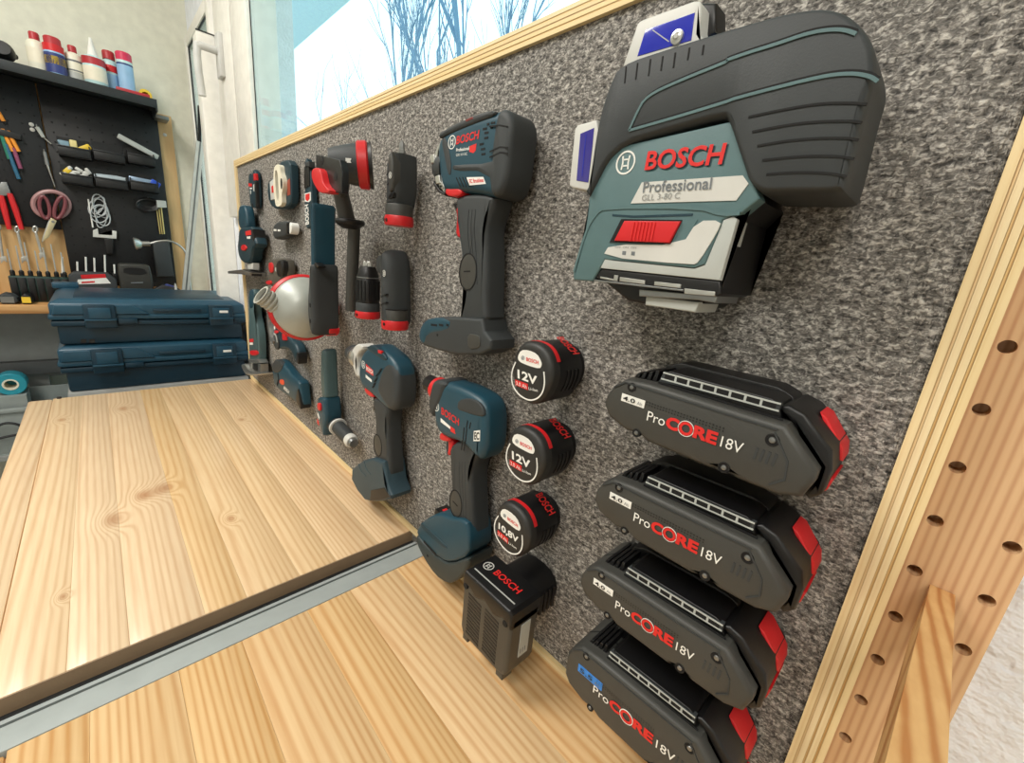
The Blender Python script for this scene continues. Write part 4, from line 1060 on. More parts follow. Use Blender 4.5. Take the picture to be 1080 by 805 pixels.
def small_drill():
    c = lambda p: K((360, 350), 4.47, p)
    e = lambda p: K((325, 355), 6.71, p)
    S = shear([(362, 0), (434, 0)], 0.02, 0.036, 1.0)
    hand = chaikin(S(c([(175, 300), (250, 340), (255, 370), (246, 430), (252, 520), (258, 600), (262, 700), (180, 640), (178, 560), (182, 450), (178, 390), (165, 330)]), 0.018, 0.050), 2)
    t = thing('drill_driver', 'teal and grey drill driver with silver chuck ring pointing left', 'drill', base(hand, 0.03), 'pistol tools on the panel')
    slab('handle', hand, 0.012, 0.054, RUB, t, b=0.0050, bw=0.012, back=0.0050, segs=5)
    bp = c([(110, 110), (150, 70), (190, 55), (240, 85), (290, 120), (320, 170), (326, 250), (326, 330), (290, 368), (250, 355), (170, 290), (120, 262), (98, 205)])
    body = chaikin(S(bp), 2)
    slab('motor_housing', body, 0.006, 0.062, TEAL, t, b=0.010, bw=0.014, back=0.014, segs=5)
    D = 0.062
    slab('rubber_back', chaikin(S(c([(235, 165), (270, 130), (300, 140), (322, 190), (328, 260), (326, 335), (295, 370), (262, 350), (215, 290), (205, 255)])), 1), 0.0055, D + 0.0014, RUB, t, b=0.009, bw=0.013, back=0.013, segs=4)
    # chuck along the tool's axis
    p0 = on_y(c([(88, 118)])[0], 0.026); p1 = on_y(c([(15, 78)])[0], 0.026)
    ax = (p1 - p0)
    L = ax.length
    round_(lathe('chuck_ring', p0, ax, [(-0.010, 0.0165), (-0.004, 0.0180), (0.003, 0.0172), (0.006, 0.0145)], SIL, t, 24))
    round_(lathe('chuck', p0, ax, [(0.003, 0.0140), (0.008, 0.0145), (0.022, 0.0138), (0.026, 0.012), (0.036, 0.0085), (0.038, 0.005), (0.034, 0.003)], RUB, t, 20))
    round_(lathe('chuck_band', p0, ax, [(0.010, 0.0149), (0.012, 0.0149)], SILD, t, 20))
    slab('mode_ring', chaikin(S(c([(75, 75), (110, 50), (140, 75), (100, 100), (92, 150), (112, 205), (95, 212), (70, 150), (62, 110)]), 0.058), 1), 0.030, 0.0625, LGT, t, b=0.003)
    slab('top_switch', chaikin(S(c([(150, 75), (190, 55), (240, 88), (275, 125), (250, 130), (215, 110)]), 0.058), 1), 0.030, 0.064, TEALD, t, b=0.002)
    slab('red_tab', S(c([(225, 82), (245, 88), (245, 100), (226, 96)]), 0.0645), 0.06, 0.0655, RED, t, b=0.0004)
    patch('red_badge', S(c([(150, 148), (190, 178), (192, 204), (150, 182)]), D), D, REDP, t, 0.0003)
    emblem(S(c([(135, 152)]), D)[0], 0.0052, D + 0.0002, WHT, t)
    textS(S, 'brand_lettering', 'BOSCH', c([(152, 176)])[0], c([(190, 198)])[0], c([(152, 158)])[0], D + 0.0003, WHT, t, bold=0.02)
    patch('white_badge', S(c([(148, 198), (182, 222), (182, 234), (148, 212)]), D), D, WHT, t, 0.0003)
    for a, b in ((192, 252), (198, 240), (202, 225), (210, 215), (212, 200), (222, 190), (230, 180), (236, 172)):
        patch('vent_slot', S(c([(a - 6, b + 3), (a + 4, b - 6), (a + 8, b - 2), (a - 2, b + 7)]), D + 0.0002), D + 0.0012, SLIT, t, 0.0006)
    slab('direction_switch', chaikin(S(c([(118, 268), (135, 262), (165, 285), (172, 310), (135, 295)]), 0.02, 0.05), 1), 0.020, 0.054, RED, t, b=0.002)
    slab('trigger', chaikin(S(c([(150, 300), (170, 315), (175, 360), (165, 378), (148, 370), (155, 335)]), 0.022, 0.044), 1), 0.022, 0.046, BLK, t, b=0.004)
    slab('trigger_edge', chaikin(S(c([(166, 310), (173, 315), (178, 360), (172, 372), (168, 350)]), 0.020, 0.045), 1), 0.021, 0.0475, RED, t, b=0.002)
    dh = 0.054
    rc = S(c([(196, 530)]), dh)[0]
    ov = [(rc[0] + 0.0125 * math.cos(a * math.pi / 14), rc[1] + 0.0165 * math.sin(a * math.pi / 14)) for a in range(28)]
    slab('logo_roundel', ov, 0.048, dh + 0.0004, RUBW, t, b=0.002)
    ribbon('roundel_ring', ov, dh - 0.0006, 0.0012, SLIT, t, 0.0012, closed=True)
    ft = S(c([(66, 690), (70, 640), (130, 600), (190, 585), (250, 600), (264, 700), (290, 755), (285, 772), (240, 785), (180, 790), (140, 785), (100, 745)]), 0.006, 0.064)
    slab('battery_foot', ft, 0.006, 0.064, mat('teal_grey_foot', (44, 66, 76), 0.5, grain=0.1), t, b=0.005, bw=0.008, back=0.004, segs=4)
    slab('foot_latch', S(c([(178, 735), (255, 718), (288, 758), (240, 778), (172, 786)]), 0.064), 0.010, 0.0652, BLK, t, b=0.002)
    for k in range(2):
        ribbon('foot_rib', chaikin(S(c([(110 + k * 30, 618 - k * 12), (122 + k * 30, 650 - k * 10), (150 + k * 26, 670 - k * 8)]), 0.0635), 1, False), 0.062, 0.0022, TEAL, t, 0.0026)
    flatten(t)
small_drill()

# ---------------------------------------------------------------- click-on heads
def chuck_head():
    c = lambda p: K((350, 240), 6.71, p)
    m = 0.026
    b = on_y(c([(255, 640)])[0], m); tp = on_y(c([(255, 240)])[0], m)
    ax = Vector((b.x, -m, tp.z)); bz = b.z; H = tp.z - bz
    R = 0.0165
    t = thing('chuck_attachment', 'black drill chuck attachment with red foot ring and silver jaws', 'tool attachment', (b.x, -m, bz), 'click-on heads')
    o = (b.x, -m, bz)
    lathe('foot_ring', o, (0, 0, 1), [(0, R * 0.98), (0.002, R * 1.05), (H * 0.10, R * 1.05), (H * 0.13, R)], RED, t, 28)
    lathe('body', o, (0, 0, 1), [(H * 0.12, R * 0.99), (H * 0.26, R), (H * 0.28, R * 0.95)], RUB, t, 28)
    lathe('chuck_sleeve', o, (0, 0, 1), [(H * 0.28, R * 0.92), (H * 0.30, R * 0.95), (H * 0.70, R * 0.93), (H * 0.72, R * 0.88), (H * 0.76, R * 0.88), (H * 0.84, R * 0.76), (H * 0.91, R * 0.62), (H * 0.92, R * 0.3)], BLK, t, 28)
    lathe('chuck_band', o, (0, 0, 1), [(H * 0.715, R * 0.935), (H * 0.73, R * 0.935)], SILD, t, 28)
    for k in range(3):
        a = k * 2.1 + 0.4
        lathe('jaw', (o[0] + 0.0035 * math.cos(a), o[1] + 0.0035 * math.sin(a), o[2]), (0, 0, 1), [(H * 0.90, 0.0036), (H * 0.97, 0.0034), (H * 1.0, 0.0018)], SIL, t, 8)
    for k in range(18):
        a = 2 * math.pi * k / 18
        p = Vector((o[0] + R * 0.945 * math.cos(a), o[1] + R * 0.945 * math.sin(a), 0))
        tube('grip_rib', [(p.x, p.y, bz + H * 0.33), (p.x, p.y, bz + H * 0.67)], 0.0009, BLK, t, 5)
    q = on_y(c([(180, 612)])[0], m + R)
    disc('lock_mark', (b.x - 0.006, bz + 0.005), 0.0022, m + R * 0.97, 0.0010, BLK, t, 10)
    disc('lock_mark', (b.x + 0.002, bz + 0.005), 0.0022, m + R * 1.03, 0.0008, BLK, t, 10)
chuck_head()
def angle_head():
    c = lambda p: K((350, 240), 6.71, p)
    m = 0.026
    S = shear(c([(338, 0), (552, 0)]), 0.008, 0.042, 0.8)
    out = S(c([(380, 700), (375, 600), (368, 480), (362, 350), (340, 290), (338, 230), (365, 180), (420, 152), (480, 165), (525, 220), (545, 290), (552, 400), (552, 560), (552, 720)]), 0)
    t = thing('angle_attachment', 'dark grey angle attachment with rounded head and red foot ring', 'tool attachment', base(out, m), 'click-on heads')
    slab('body', chaikin(out, 2), 0.006, 0.043, RUB, t, b=0.0105, bw=0.018, back=0.010, segs=6)
    D = 0.043
    zb = min(z for x, z in out); xs = [x for x, z in out if z < zb + 0.02]
    xc = (min(xs) + max(xs)) / 2; R = 0.0165
    lathe('foot_ring', (xc, -m, zb - 0.001), (0, 0, 1), [(0, R), (0.003, R * 1.05), (0.010, R * 1.05), (0.012, R)], RED, t, 28)
    lathe('base_collar', (xc, -m, zb + 0.0105), (0, 0, 1), [(0, R * 0.98), (0.013, R * 1.0), (0.014, R * 0.96)], RUBW, t, 28)
    lathe('seam', (xc, -m, zb + 0.0245), (0, 0, 1), [(0, R * 1.01), (0.0012, R * 1.01)], SLIT, t, 28)
    hc = S(c([(385, 265)]))[0]
    disc('head_boss', hc, 0.011, D - 0.004, 0.003, RUB, t, 20)
    for y in (488, 545):
        ribbon('grip_groove', chaikin(S(c([(430, y + 6), (490, y - 8), (530, y - 12)])), 1, False), D - 0.0030, 0.0016, SLIT, t, 0.0034)
    emblem(S(c([(490, 332)]))[0], 0.0036, D - 0.0003, WHT, t)
    disc('lock_mark', (xc + 0.003, zb + 0.006), 0.0022, m + R * 1.02, 0.0008, BLK, t, 10)
angle_head()
def offset_head():
    c = lambda p: K((400, 140), 7.32, p)
    m = 0.026
    S = shear(c([(60, 0), (278, 0)]), 0.010, 0.040, 0.8)
    out = S(c([(62, 560), (60, 470), (75, 300), (78, 235), (170, 205), (175, 188), (278, 185), (278, 480), (235, 545), (232, 580)]), 0)
    t = thing('offset_attachment', 'dark grey offset attachment with a bit pointing up and red foot ring', 'tool attachment', base(out, m), 'click-on heads')
    slab('body', out, 0.008, 0.040, RUB, t, b=0.005, bw=0.010, back=0.006, segs=4)
    D = 0.040
    zb = min(z for x, z in out); zt = max(z for x, z in out); xs = [x for x, z in out if z < zb + 0.012]
    xc = (min(xs) + max(xs)) / 2; R = 0.0165
    lathe('base_collar', (xc, -m, zb - 0.012), (0, 0, 1), [(0, R * 0.99), (0.012, R), (0.014, R * 0.95)], RUBW, t, 28)
    lathe('foot_ring', (xc, -m, zb - 0.022), (0, 0, 1), [(0, R), (0.002, R * 1.05), (0.009, R * 1.05), (0.011, R)], RED, t, 28)
    sx = Vector((S(c([(230, 188)]))[0][0], 0, 0))
    slab('spindle_housing', chaikin(S(c([(176, 190), (276, 188), (276, 470), (180, 490)])), 1), 0.016, D + 0.003, RUBW, t, b=0.003, segs=4)
    zt2 = on_y(c([(225, 45)])[0], 0.028).z
    lathe('bit', (sx.x, -0.028, zt - 0.004), (0, 0, 1), [(0, 0.0044), (0.008, 0.0044), (0.0085, 0.0032), (zt2 - zt, 0.0030), (zt2 - zt + 0.004, 0.0012)], SILD, t, 6)
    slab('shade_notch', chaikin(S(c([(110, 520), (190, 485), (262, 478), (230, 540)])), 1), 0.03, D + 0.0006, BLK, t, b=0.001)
    ribbon('grip_groove', S(c([(105, 340), (155, 318)])), D - 0.0004, 0.0014, SLIT, t, 0.0008)
    ribbon('grip_groove', S(c([(120, 415), (172, 402)])), D - 0.0004, 0.0014, SLIT, t, 0.0008)
    emblem(S(c([(238, 365)]))[0], 0.0032, D + 0.003, WHT, t)
    disc('lock_mark', (xc - 0.006, zb - 0.017), 0.0022, m + R * 0.97, 0.0008, BLK, t, 10)
    disc('lock_mark', (xc + 0.001, zb - 0.017), 0.0022, m + R * 1.035, 0.0008, BLK, t, 10)
offset_head()

# ---------------------------------------------------------------- work light with red ring
def work_light():
    c = lambda p: K((310, 145), 8.05, p)
    m = 0.050
    ax = Vector((0.45, 0.88, 0.08)).normalized()
    lens = on_y(c([(668, 245)])[0], 0.034)
    t = thing('work_light', 'black and red work light with round lens on an upright stem', 'work light', (lens.x, -0.03, on_y((371, 338), 0.03).z))
    L = 0.046
    o = lens - ax * L
    lathe('lamp_head', o, ax, [(-0.004, 0.016), (0.004, 0.019), (L * 0.5, 0.0235), (L * 0.78, 0.0255)], RUB, t, 28)
    lathe('red_ring', o, ax, [(L * 0.62, 0.0250), (L * 0.65, 0.0272), (L * 0.86, 0.0280), (L * 0.90, 0.0262)], RED, t, 28)
    lathe('lens_rim', o, ax, [(L * 0.88, 0.0255), (L * 0.99, 0.0275), (L, 0.0255), (L, 0.021), (L * 0.97, 0.020)], BLK, t, 28)
    lathe('lens', o, ax, [(L * 0.95, 0.0205), (L * 0.985, 0.018), (L * 0.99, 0.009)], SIL, t, 28)
    e = Vector((0.88, -0.45, 0)).normalized()
    tp = o + ax * 0.016 + e * 0.0215
    bm = bmesh.new()
    add_layers(bm, [[tp + e * w + ax * a + Vector((0, 0, b)) for a, b in ((0, -0.002), (0.011, -0.002), (0.011, 0.003), (0, 0.003))] for w in (-0.002, 0.0016)])
    finish(bm, 'white_mark', WHT, t, 0)
    plate = xz(c([(185, 142), (388, 190), (408, 300), (402, 470), (330, 470), (250, 340), (240, 280), (188, 262)]), 0.088)
    slab('mount_plate', plate, 0.080, 0.088, BLK, t, b=0.001)
    disc('plate_hole', xz(c([(240, 195)]), 0.088)[0], 0.005, 0.0878, 0.0006, SLIT, t, 12)
    disc('plate_hole', xz(c([(355, 330)]), 0.088)[0], 0.005, 0.0878, 0.0006, SLIT, t, 12)
    slab('red_guard', chaikin(xz(c([(162, 290), (180, 262), (228, 260), (248, 330), (262, 400), (330, 468), (230, 476), (200, 430), (165, 360)]), 0.094), 1), 0.084, 0.096, RED, t, b=0.001)
    st = on_y(c([(450, 520)])[0], 0.040)
    fl = on_y(c([(440, 710)])[0], 0.040)
    tube('stem', [tuple(o + ax * 0.012), (st.x + 0.004, -0.050, st.z + 0.006), (st.x, -0.040, fl.z)], [0.010, 0.010, 0.011], RUBW, t, 14)
    lathe('flange', (st.x, -0.036, fl.z - 0.004), (0, 0, 1), [(-0.006, 0.010), (0.0, 0.019), (0.003, 0.020), (0.006, 0.019), (0.007, 0.010)], BLK, t, 28)
    bt = on_y((371, 327), 0.025)
    tube('handle', [(st.x, -0.030, fl.z - 0.002), (bt.x, -0.026, bt.z)], [0.0085, 0.0085], RUBW, t, 16)
work_light()

# ---------------------------------------------------------------- sander with suction spout
def sander():
    c = lambda p: K((270, 260), 8.05, p)
    cd = 0.060
    ctr = on_y((323, 325), cd)
    t = thing('sander', 'long teal sander with grey dome, red skirt and ribbed suction spout', 'sander', (ctr.x, -0.03, on_y((345, 357), 0.05).z))
    ax = Vector((0.98, -0.10, 0.10)).normalized()
    R = 0.052
    o = ctr - ax * 0.012
    lathe('red_skirt', o, ax, [(-0.010, R * 0.98), (-0.008, R * 1.04), (0.004, R * 1.04), (0.008, R * 0.97)], RED, t, 40)
    lathe('dome', o, ax, [(0.004, R * 0.94), (0.009, R * 0.95), (0.014, R * 0.90), (0.024, R * 0.70), (0.034, R * 0.52), (0.040, R * 0.30)], mat('satin_grey_dome', (168, 172, 166), 0.4, 0.2), t, 40)
    lathe('pad', o, ax, [(-0.020, R * 0.92), (-0.010, R * 0.95)], RUB, t, 40)
    # spout
    p0 = on_y((305, 331), 0.082)
    n = Vector((0.05, -0.80, 0.60)).normalized(); Ls = 0.050
    GS = mat('ribbed_grey_rubber', (176, 176, 166), 0.5)
    prof = [(0, 0.0150), (Ls * 0.30, 0.0145)]
    k = 0
    a = Ls * 0.32
    while a < Ls * 0.93:
        prof += [(a, 0.0130), (a + 0.0015, 0.0152), (a + 0.004, 0.0152), (a + 0.0052, 0.0130)]
        a += 0.0068
    prof += [(Ls * 0.95, 0.0145), (Ls, 0.0162), (Ls, 0.0130), (Ls * 0.8, 0.0118), (Ls * 0.7, 0.002)]
    spout = lathe('suction_spout', p0, n, prof, GS, t, 28)
    lathe('spout_bore', p0, n, [(Ls * 0.72, 0.0116), (Ls * 0.90, 0.0122)], mat('dark_bore', (60, 58, 52), 0.7), spout, 28)
    # body
    up = chaikin(sil(K((310, 145), 8.05, [(165, 610), (230, 575), (320, 575), (328, 640), (330, 800)]) + c([(655, 30), (660, 120), (655, 200), (560, 215), (505, 160), (480, 60)]), 0.036, 0.070, 0.8), 1)
    slab('handle_shell', up, 0.036, 0.070, TEAL, t, b=0.003, bw=0.005, back=0.004)
    lo = chaikin(sil(c([(540, 160), (660, 150), (672, 330), (684, 560), (690, 660), (662, 745), (622, 756), (545, 712), (482, 625), (456, 520), (468, 420), (508, 300)]), 0.034, 0.074, 0.8), 2)
    slab('motor_head', lo, 0.034, 0.074, RUB, t, b=0.005, bw=0.010, back=0.005, segs=5)
    for q in ((560, 500), (555, 632)):
        disc('screw_well', sil(c([(470, 0), q, (688, 0)]), 0.034, 0.074, 0.8)[1], 0.0035, 0.0738, 0.0008, SLIT, t, 14)
    slab('red_cap', chaikin(xz(c([(640, 690), (682, 690), (672, 748), (645, 762), (625, 740)]), 0.040), 1), 0.034, 0.050, RED, t, b=0.002)
    slab('shell_clip', xz(c([(500, 135), (535, 165), (520, 185), (500, 165)]), 0.070), 0.06, 0.0708, BLK, t, b=0.001)
sander()

# ---------------------------------------------------------------- narrow upright tool beside the sander
def narrow_tool():
    c = lambda p: K((310, 145), 8.05, p)
    S = shear(c([(88, 190), (205, 700)]), 0.004, 0.013, 1.0)
    out = S(c([(95, 190), (118, 175), (130, 230), (165, 250), (190, 470), (205, 760), (95, 780), (88, 560), (92, 420)]), 0.030)
    t = thing('oscillating_tool', 'narrow upright teal tool with white and red emblem between scanner and work light', 'multi tool', base(out, 0.02))
    slab('body', chaikin(out, 1), 0.004, 0.013, TEALD, t, b=0.002)
    slab('neck', S(c([(98, 250), (165, 250), (170, 420), (100, 430)])), 0.008, 0.015, BLK, t, b=0.001)
    slab('head', S(c([(120, 220), (190, 215), (190, 260), (130, 255)])), 0.008, 0.017, RUB, t, b=0.001)
    patch('white_badge', S(c([(100, 478), (180, 470), (182, 540), (150, 555), (100, 545)])), 0.0132, WHT, t, 0.0004)
    patch('red_badge', S(c([(112, 486), (168, 480), (168, 525), (140, 545), (112, 530)])), 0.0137, REDP, t, 0.0004)
    text3('side_lettering', 'BOSCH', *[board(u, v, 0.0132) for u, v in S(c([(160, 740), (150, 570), (110, 745)]))], WHT, t, bold=0.03, lift=0.0006)
narrow_tool()

# ---------------------------------------------------------------- rotary tool
def rotary_tool():
    c = lambda p: K((325, 355), 6.71, p)
    S = shear(c([(75, 0), (232, 0)]), 0.010, 0.036, 0.9)
    out = chaikin(S(c([(92, 300), (95, 120), (110, 88), (150, 88), (165, 130), (172, 250), (188, 360), (198, 440), (120, 440), (108, 390)]), 0.030), 1)
    t = thing('rotary_tool', 'slim teal rotary tool with dark cone nose pointing down to the bench', 'rotary tool', base(out, 0.02))
    slab('handle', out, 0.010, 0.034, mat('grey_teal_grip', (70, 94, 98), 0.5, grain=0.1), t, b=0.004, bw=0.008, back=0.005, segs=4)
    body = chaikin(S(c([(75, 500), (80, 430), (120, 425), (195, 420), (215, 480), (232, 570), (195, 640), (190, 700), (150, 670), (120, 600), (80, 550)]), 0.032), 1)
    slab('body', body, 0.008, 0.038, TEAL, t, b=0.004, bw=0.008, back=0.005, segs=4)
    slab('red_switch', chaikin(S(c([(105, 465), (150, 460), (165, 495), (150, 520), (108, 505)]), 0.050), 1), 0.035, 0.041, RED, t, b=0.001)
    patch('white_badge', S(c([(95, 535), (125, 570), (120, 582), (92, 550)]), 0.050), 0.0381, WHT, t, 0.0005)
    patch('red_badge', S(c([(78, 580), (105, 600), (108, 625), (82, 610)]), 0.046), 0.0376, REDP, t, 0.0006)
    p0 = on_y(c([(195, 620)])[0], 0.019); p1 = on_y(c([(318, 752)])[0], 0.019)
    ax = p1 - p0; L = ax.length
    lathe('nose_cone', p0, ax, [(-0.004, 0.0150), (L * 0.1, 0.0118), (L * 0.55, 0.0130), (L * 0.82, 0.0105)], RUB, t, 24)
    lathe('nose_ring', p0, ax, [(L * 0.13, 0.0160), (L * 0.16, 0.0160), (L * 0.18, 0.0155)], LGT, t, 24)
    lathe('collet_ring', p0, ax, [(L * 0.80, 0.0108), (L * 0.86, 0.0118), (L * 0.95, 0.0112), (L * 0.97, 0.010)], LGT, t, 24)
    lathe('collet', p0, ax, [(L * 0.93, 0.009), (L * 1.05, 0.0075), (L * 1.06, 0.003)], SILD, t, 16)
rotary_tool()

# ---------------------------------------------------------------- far cluster
def far_tools():
    f1 = lambda p: K((240, 160), 10.06, p)
    f2 = lambda p: K((240, 230), 10.06, p)
    f3 = lambda p: K((250, 300), 10.06, p)
    f4 = lambda p: K((260, 360), 10.06, p)
    # detector
    S = shear(f1([(222, 0), (366, 0)]), 0.003, 0.014, 0.9)
    d = 0.018
    out = chaikin(S(f1([(225, 250), (250, 222), (285, 240), (300, 190), (322, 205), (345, 250), (352, 330), (365, 600), (335, 605), (300, 600), (258, 590), (238, 480), (222, 360)]), d), 1)
    t = thing('detector', 'slim dark teal detector with red button in the far upper corner of the panel', 'detector', base(out, 0.01))
    slab('body', out, 0.003, 0.014, TEALD, t, b=0.003, back=0.002)
    slab('red_button', S(f1([(320, 245), (350, 240), (358, 310), (325, 318)]), 0.026), 0.010, 0.016, RED, t, b=0.001)
    slab('side_rail', S(f1([(330, 330), (352, 330), (366, 600), (345, 600)]), 0.026), 0.008, 0.0146, BLK, t, b=0.001)
    patch('display', S(f1([(308, 360), (325, 350), (325, 430), (310, 420)]), 0.026), 0.0142, LGT, t)
    patch('maker_print', S(f1([(230, 335), (285, 345), (285, 375), (232, 370)]), 0.026), 0.0142, REDP, t)
    patch('type_print', S(f1([(250, 385), (288, 388), (288, 402), (252, 400)]), 0.026), 0.0142, WHT, t)
    disc('key', S(f1([(265, 435)]), 0.026)[0], 0.005, 0.0139, 0.001, LGM, t, 12)
    disc('key', S(f1([(295, 580)]), 0.026)[0], 0.006, 0.0139, 0.001, BLK, t, 12)
    # wall scanner with loop handle
    S = shear(f1([(405, 0), (762, 0)]), 0.003, 0.022, 0.9)
    d = 0.025
    out = chaikin(S(f1([(405, 340), (440, 292), (545, 262), (565, 150), (605, 102), (740, 100), (752, 300), (762, 540), (700, 600), (600, 615), (480, 600), (425, 520), (408, 450)]), d), 1)
    t = thing('wall_scanner', 'teal wall scanner with light grey loop handle and bright screen', 'wall scanner', base(out, 0.01))
    slab('body', out, 0.003, 0.018, TEALD, t, b=0.003, back=0.003)
    slab('screen', S(f1([(448, 322), (545, 268), (552, 500), (465, 515)]), 0.030), 0.01, 0.0194, LGT, t, b=0.0006)
    slab('red_keys', S(f1([(478, 370), (545, 350), (548, 430), (485, 440)]), 0.0316), 0.01, 0.0202, REDP, t, b=0.0004)
    ring = chaikin(S(f1([(575, 165), (655, 150), (668, 250), (692, 290), (708, 360), (695, 430), (680, 470), (692, 580), (602, 602), (580, 550), (556, 400), (560, 250)]), 0.046), 1)
    hole = chaikin(S(f1([(578, 220), (615, 212), (632, 330), (642, 540), (612, 545), (592, 420)]), 0.046), 1)
    bm = bmesh.new()                                     # handle loop: two walls joined around the grip hole
    n = 64
    def resample(p, n):
        L = [0]
        q = p + [p[0]]
        for i in range(len(p)): L.append(L[-1] + math.dist(q[i], q[i + 1]))
        o = []
        for k in range(n):
            s = L[-1] * k / n
            i = max(j for j in range(len(p)) if L[j] <= s)
            f = (s - L[i]) / (L[i + 1] - L[i] + 1e-12)
            o.append((q[i][0] + (q[i + 1][0] - q[i][0]) * f, q[i][1] + (q[i + 1][1] - q[i][1]) * f))
        return o
    A, B = resample(ring, n), resample(hole, n)
    va = [[bm.verts.new(board(u, v, w)) for u, v in P] for P, w in ((A, 0.016), (A, 0.026), (B, 0.026), (B, 0.016))]
    for k in range(4):
        p, q = va[k], va[(k + 1) % 4]
        for i in range(n): bm.faces.new((p[i], p[(i + 1) % n], q[(i + 1) % n], q[i]))
    finish(bm, 'loop_handle', CREAM, t)
    slab('thumb_key', chaikin(S(f1([(668, 310), (690, 300), (698, 370), (688, 420), (672, 410)]), 0.0462), 1), 0.020, 0.0266, BLK, t, b=0.0004)
    patch('red_flank', S(f1([(705, 320), (744, 300), (750, 470), (706, 480)]), 0.030), 0.0182, mat('brick_red_print', (150, 62, 44), 0.5), t)
    # jigsaw
    S = shear(f2([(105, 0), (428, 0)]), 0.008, 0.032, 0.9)
    d = 0.030
    grip = chaikin(S(f1([(110, 580), (180, 560), (215, 600), (240, 720), (250, 800)]) + f2([(240, 110), (150, 130), (105, 60)]), d), 1)
    t = thing('jigsaw', 'teal jigsaw with thin steel shoe at the far end of the panel', 'jigsaw', base(S(f2([(40, 590), (370, 620)]), d), 0.02))
    slab('grip', grip, 0.010, 0.030, TEAL, t, b=0.004, bw=0.006, back=0.005)
    body = chaikin(S(f2([(150, 110), (250, 100), (370, 100), (392, 200), (428, 270), (418, 312), (360, 330), (335, 470), (235, 490), (155, 440), (122, 310), (140, 210)]), d), 1)
    slab('body', body, 0.008, 0.034, TEALD, t, b=0.005, bw=0.006, back=0.005)
    slab('red_lever', chaikin(S(f2([(195, 300), (250, 285), (290, 320), (270, 352), (205, 350)]), 0.054), 1), 0.03, 0.0365, RED, t, b=0.001)
    patch('pink_badge', S(f2([(262, 150), (350, 140), (358, 190), (268, 195)]), 0.054), 0.0342, REDP, t)
    patch('white_badge', S(f2([(285, 205), (342, 205), (342, 230), (290, 228)]), 0.054), 0.0342, WHT, t)
    slab('front_guard', S(f2([(368, 130), (388, 130), (405, 250), (385, 255)]), 0.054), 0.010, 0.035, BLK, t, b=0.001)
    slab('plunger', S(f2([(240, 485), (325, 480), (325, 550), (245, 550)]), 0.040), 0.014, 0.028, LGT, t, b=0.002)
    slab('shoe', S(f2([(42, 565), (220, 552), (372, 585), (368, 618), (215, 600), (45, 592)]), 0.040), 0.006, 0.040, SILD, t, b=0.001)
    slab('shoe_clamp', S(f2([(225, 545), (370, 580), (372, 620), (225, 605)]), 0.050), 0.014, 0.036, BLK, t, b=0.001)
    # small charcoal adapter
    S = shear(f2([(480, 0), (768, 0)]), 0.006, 0.024, 0.9)
    d = 0.028
    out = chaikin(S(f2([(480, 90), (520, 45), (600, 35), (690, 40), (724, 75), (728, 185), (650, 215), (510, 232), (480, 190)]), d), 1)
    t = thing('nozzle_adapter', 'small charcoal adapter with white end right of the jigsaw', 'adapter', base(out, 0.01))
    slab('body', out, 0.006, 0.024, RUB, t, b=0.006, back=0.004)
    slab('white_end', chaikin(S(f2([(732, 60), (748, 55), (768, 90), (766, 150), (745, 180), (730, 175)]), 0.030), 1), 0.008, 0.022, WHT, t, b=0.001)
    slab('dark_collar', S(f2([(708, 60), (732, 62), (735, 178), (712, 185)]), 0.036), 0.006, 0.0256, BLK, t, b=0.001)
    for k in range(2):
        patch('white_mark', S(f2([(505 + k * 62, 140 + k * 5), (545 + k * 62, 143 + k * 5), (545 + k * 62, 122 + k * 6), (505 + k * 62, 119 + k * 6)])), 0.0241, WHT, t, 0.0004)
    # taupe tool with red keys and black knob
    S = shear(f2([(400, 0), (722, 0)]), 0.006, 0.026, 0.9)
    d = 0.026
    out = chaikin(S(f2([(440, 450), (520, 425), (700, 430), (722, 520), (715, 620), (640, 660), (560, 720), (420, 720), (400, 680), (440, 600)]), d), 1)
    t = thing('small_driver', 'small dark taupe tool with two red keys and a black knob above the spout', 'small tool', base(out, 0.01))
    slab('body', out, 0.006, 0.024, mat('taupe_plastic', (84, 80, 72), 0.55, grain=0.15), t, b=0.006, back=0.004)
    slab('red_key', chaikin(S(f2([(455, 480), (505, 470), (525, 520), (522, 580), (470, 582)]), 0.040), 1), 0.020, 0.0265, RED, t, b=0.001)
    slab('red_key', chaikin(S(f2([(405, 675), (490, 660), (500, 698), (440, 712)]), 0.040), 1), 0.020, 0.0265, RED, t, b=0.001)
    kn = slab('knob', chaikin(S(f2([(612, 500), (640, 460), (705, 445), (722, 530), (712, 610), (660, 640), (622, 600)]), 0.050), 1), 0.020, 0.032, BLK, t, b=0.004)
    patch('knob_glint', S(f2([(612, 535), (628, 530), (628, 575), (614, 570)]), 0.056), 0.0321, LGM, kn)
    # trim router with steel base
    S = shear(f3([(125, 0), (312, 0)]), 0.008, 0.026, 0.9)
    d = 0.034
    out = chaikin(S(f3([(132, 80), (170, 45), (235, 60), (232, 200), (225, 300), (262, 400), (305, 560), (312, 800), (310, 860), (145, 860), (140, 700), (125, 520), (130, 300)]), d), 1)
    t = thing('trim_router', 'upright grey and teal trim router with bright steel base above the bench end', 'router', base(S(f4([(60, 340)]), d), 0.03))
    slab('body', out, 0.008, 0.026, mat('grey_teal_grip', (70, 94, 98), 0.5, grain=0.1), t, b=0.002, bw=0.005, back=0.002)
    slab('motor_cap', chaikin(S(f3([(135, 90), (170, 50), (232, 62), (232, 240), (140, 260)]), 0.050), 1), 0.010, 0.0275, TEAL, t, b=0.003)
    patch('red_badge', S(f3([(150, 580), (215, 575), (215, 610), (152, 612)]), 0.056), 0.0261, REDP, t, 0.001)
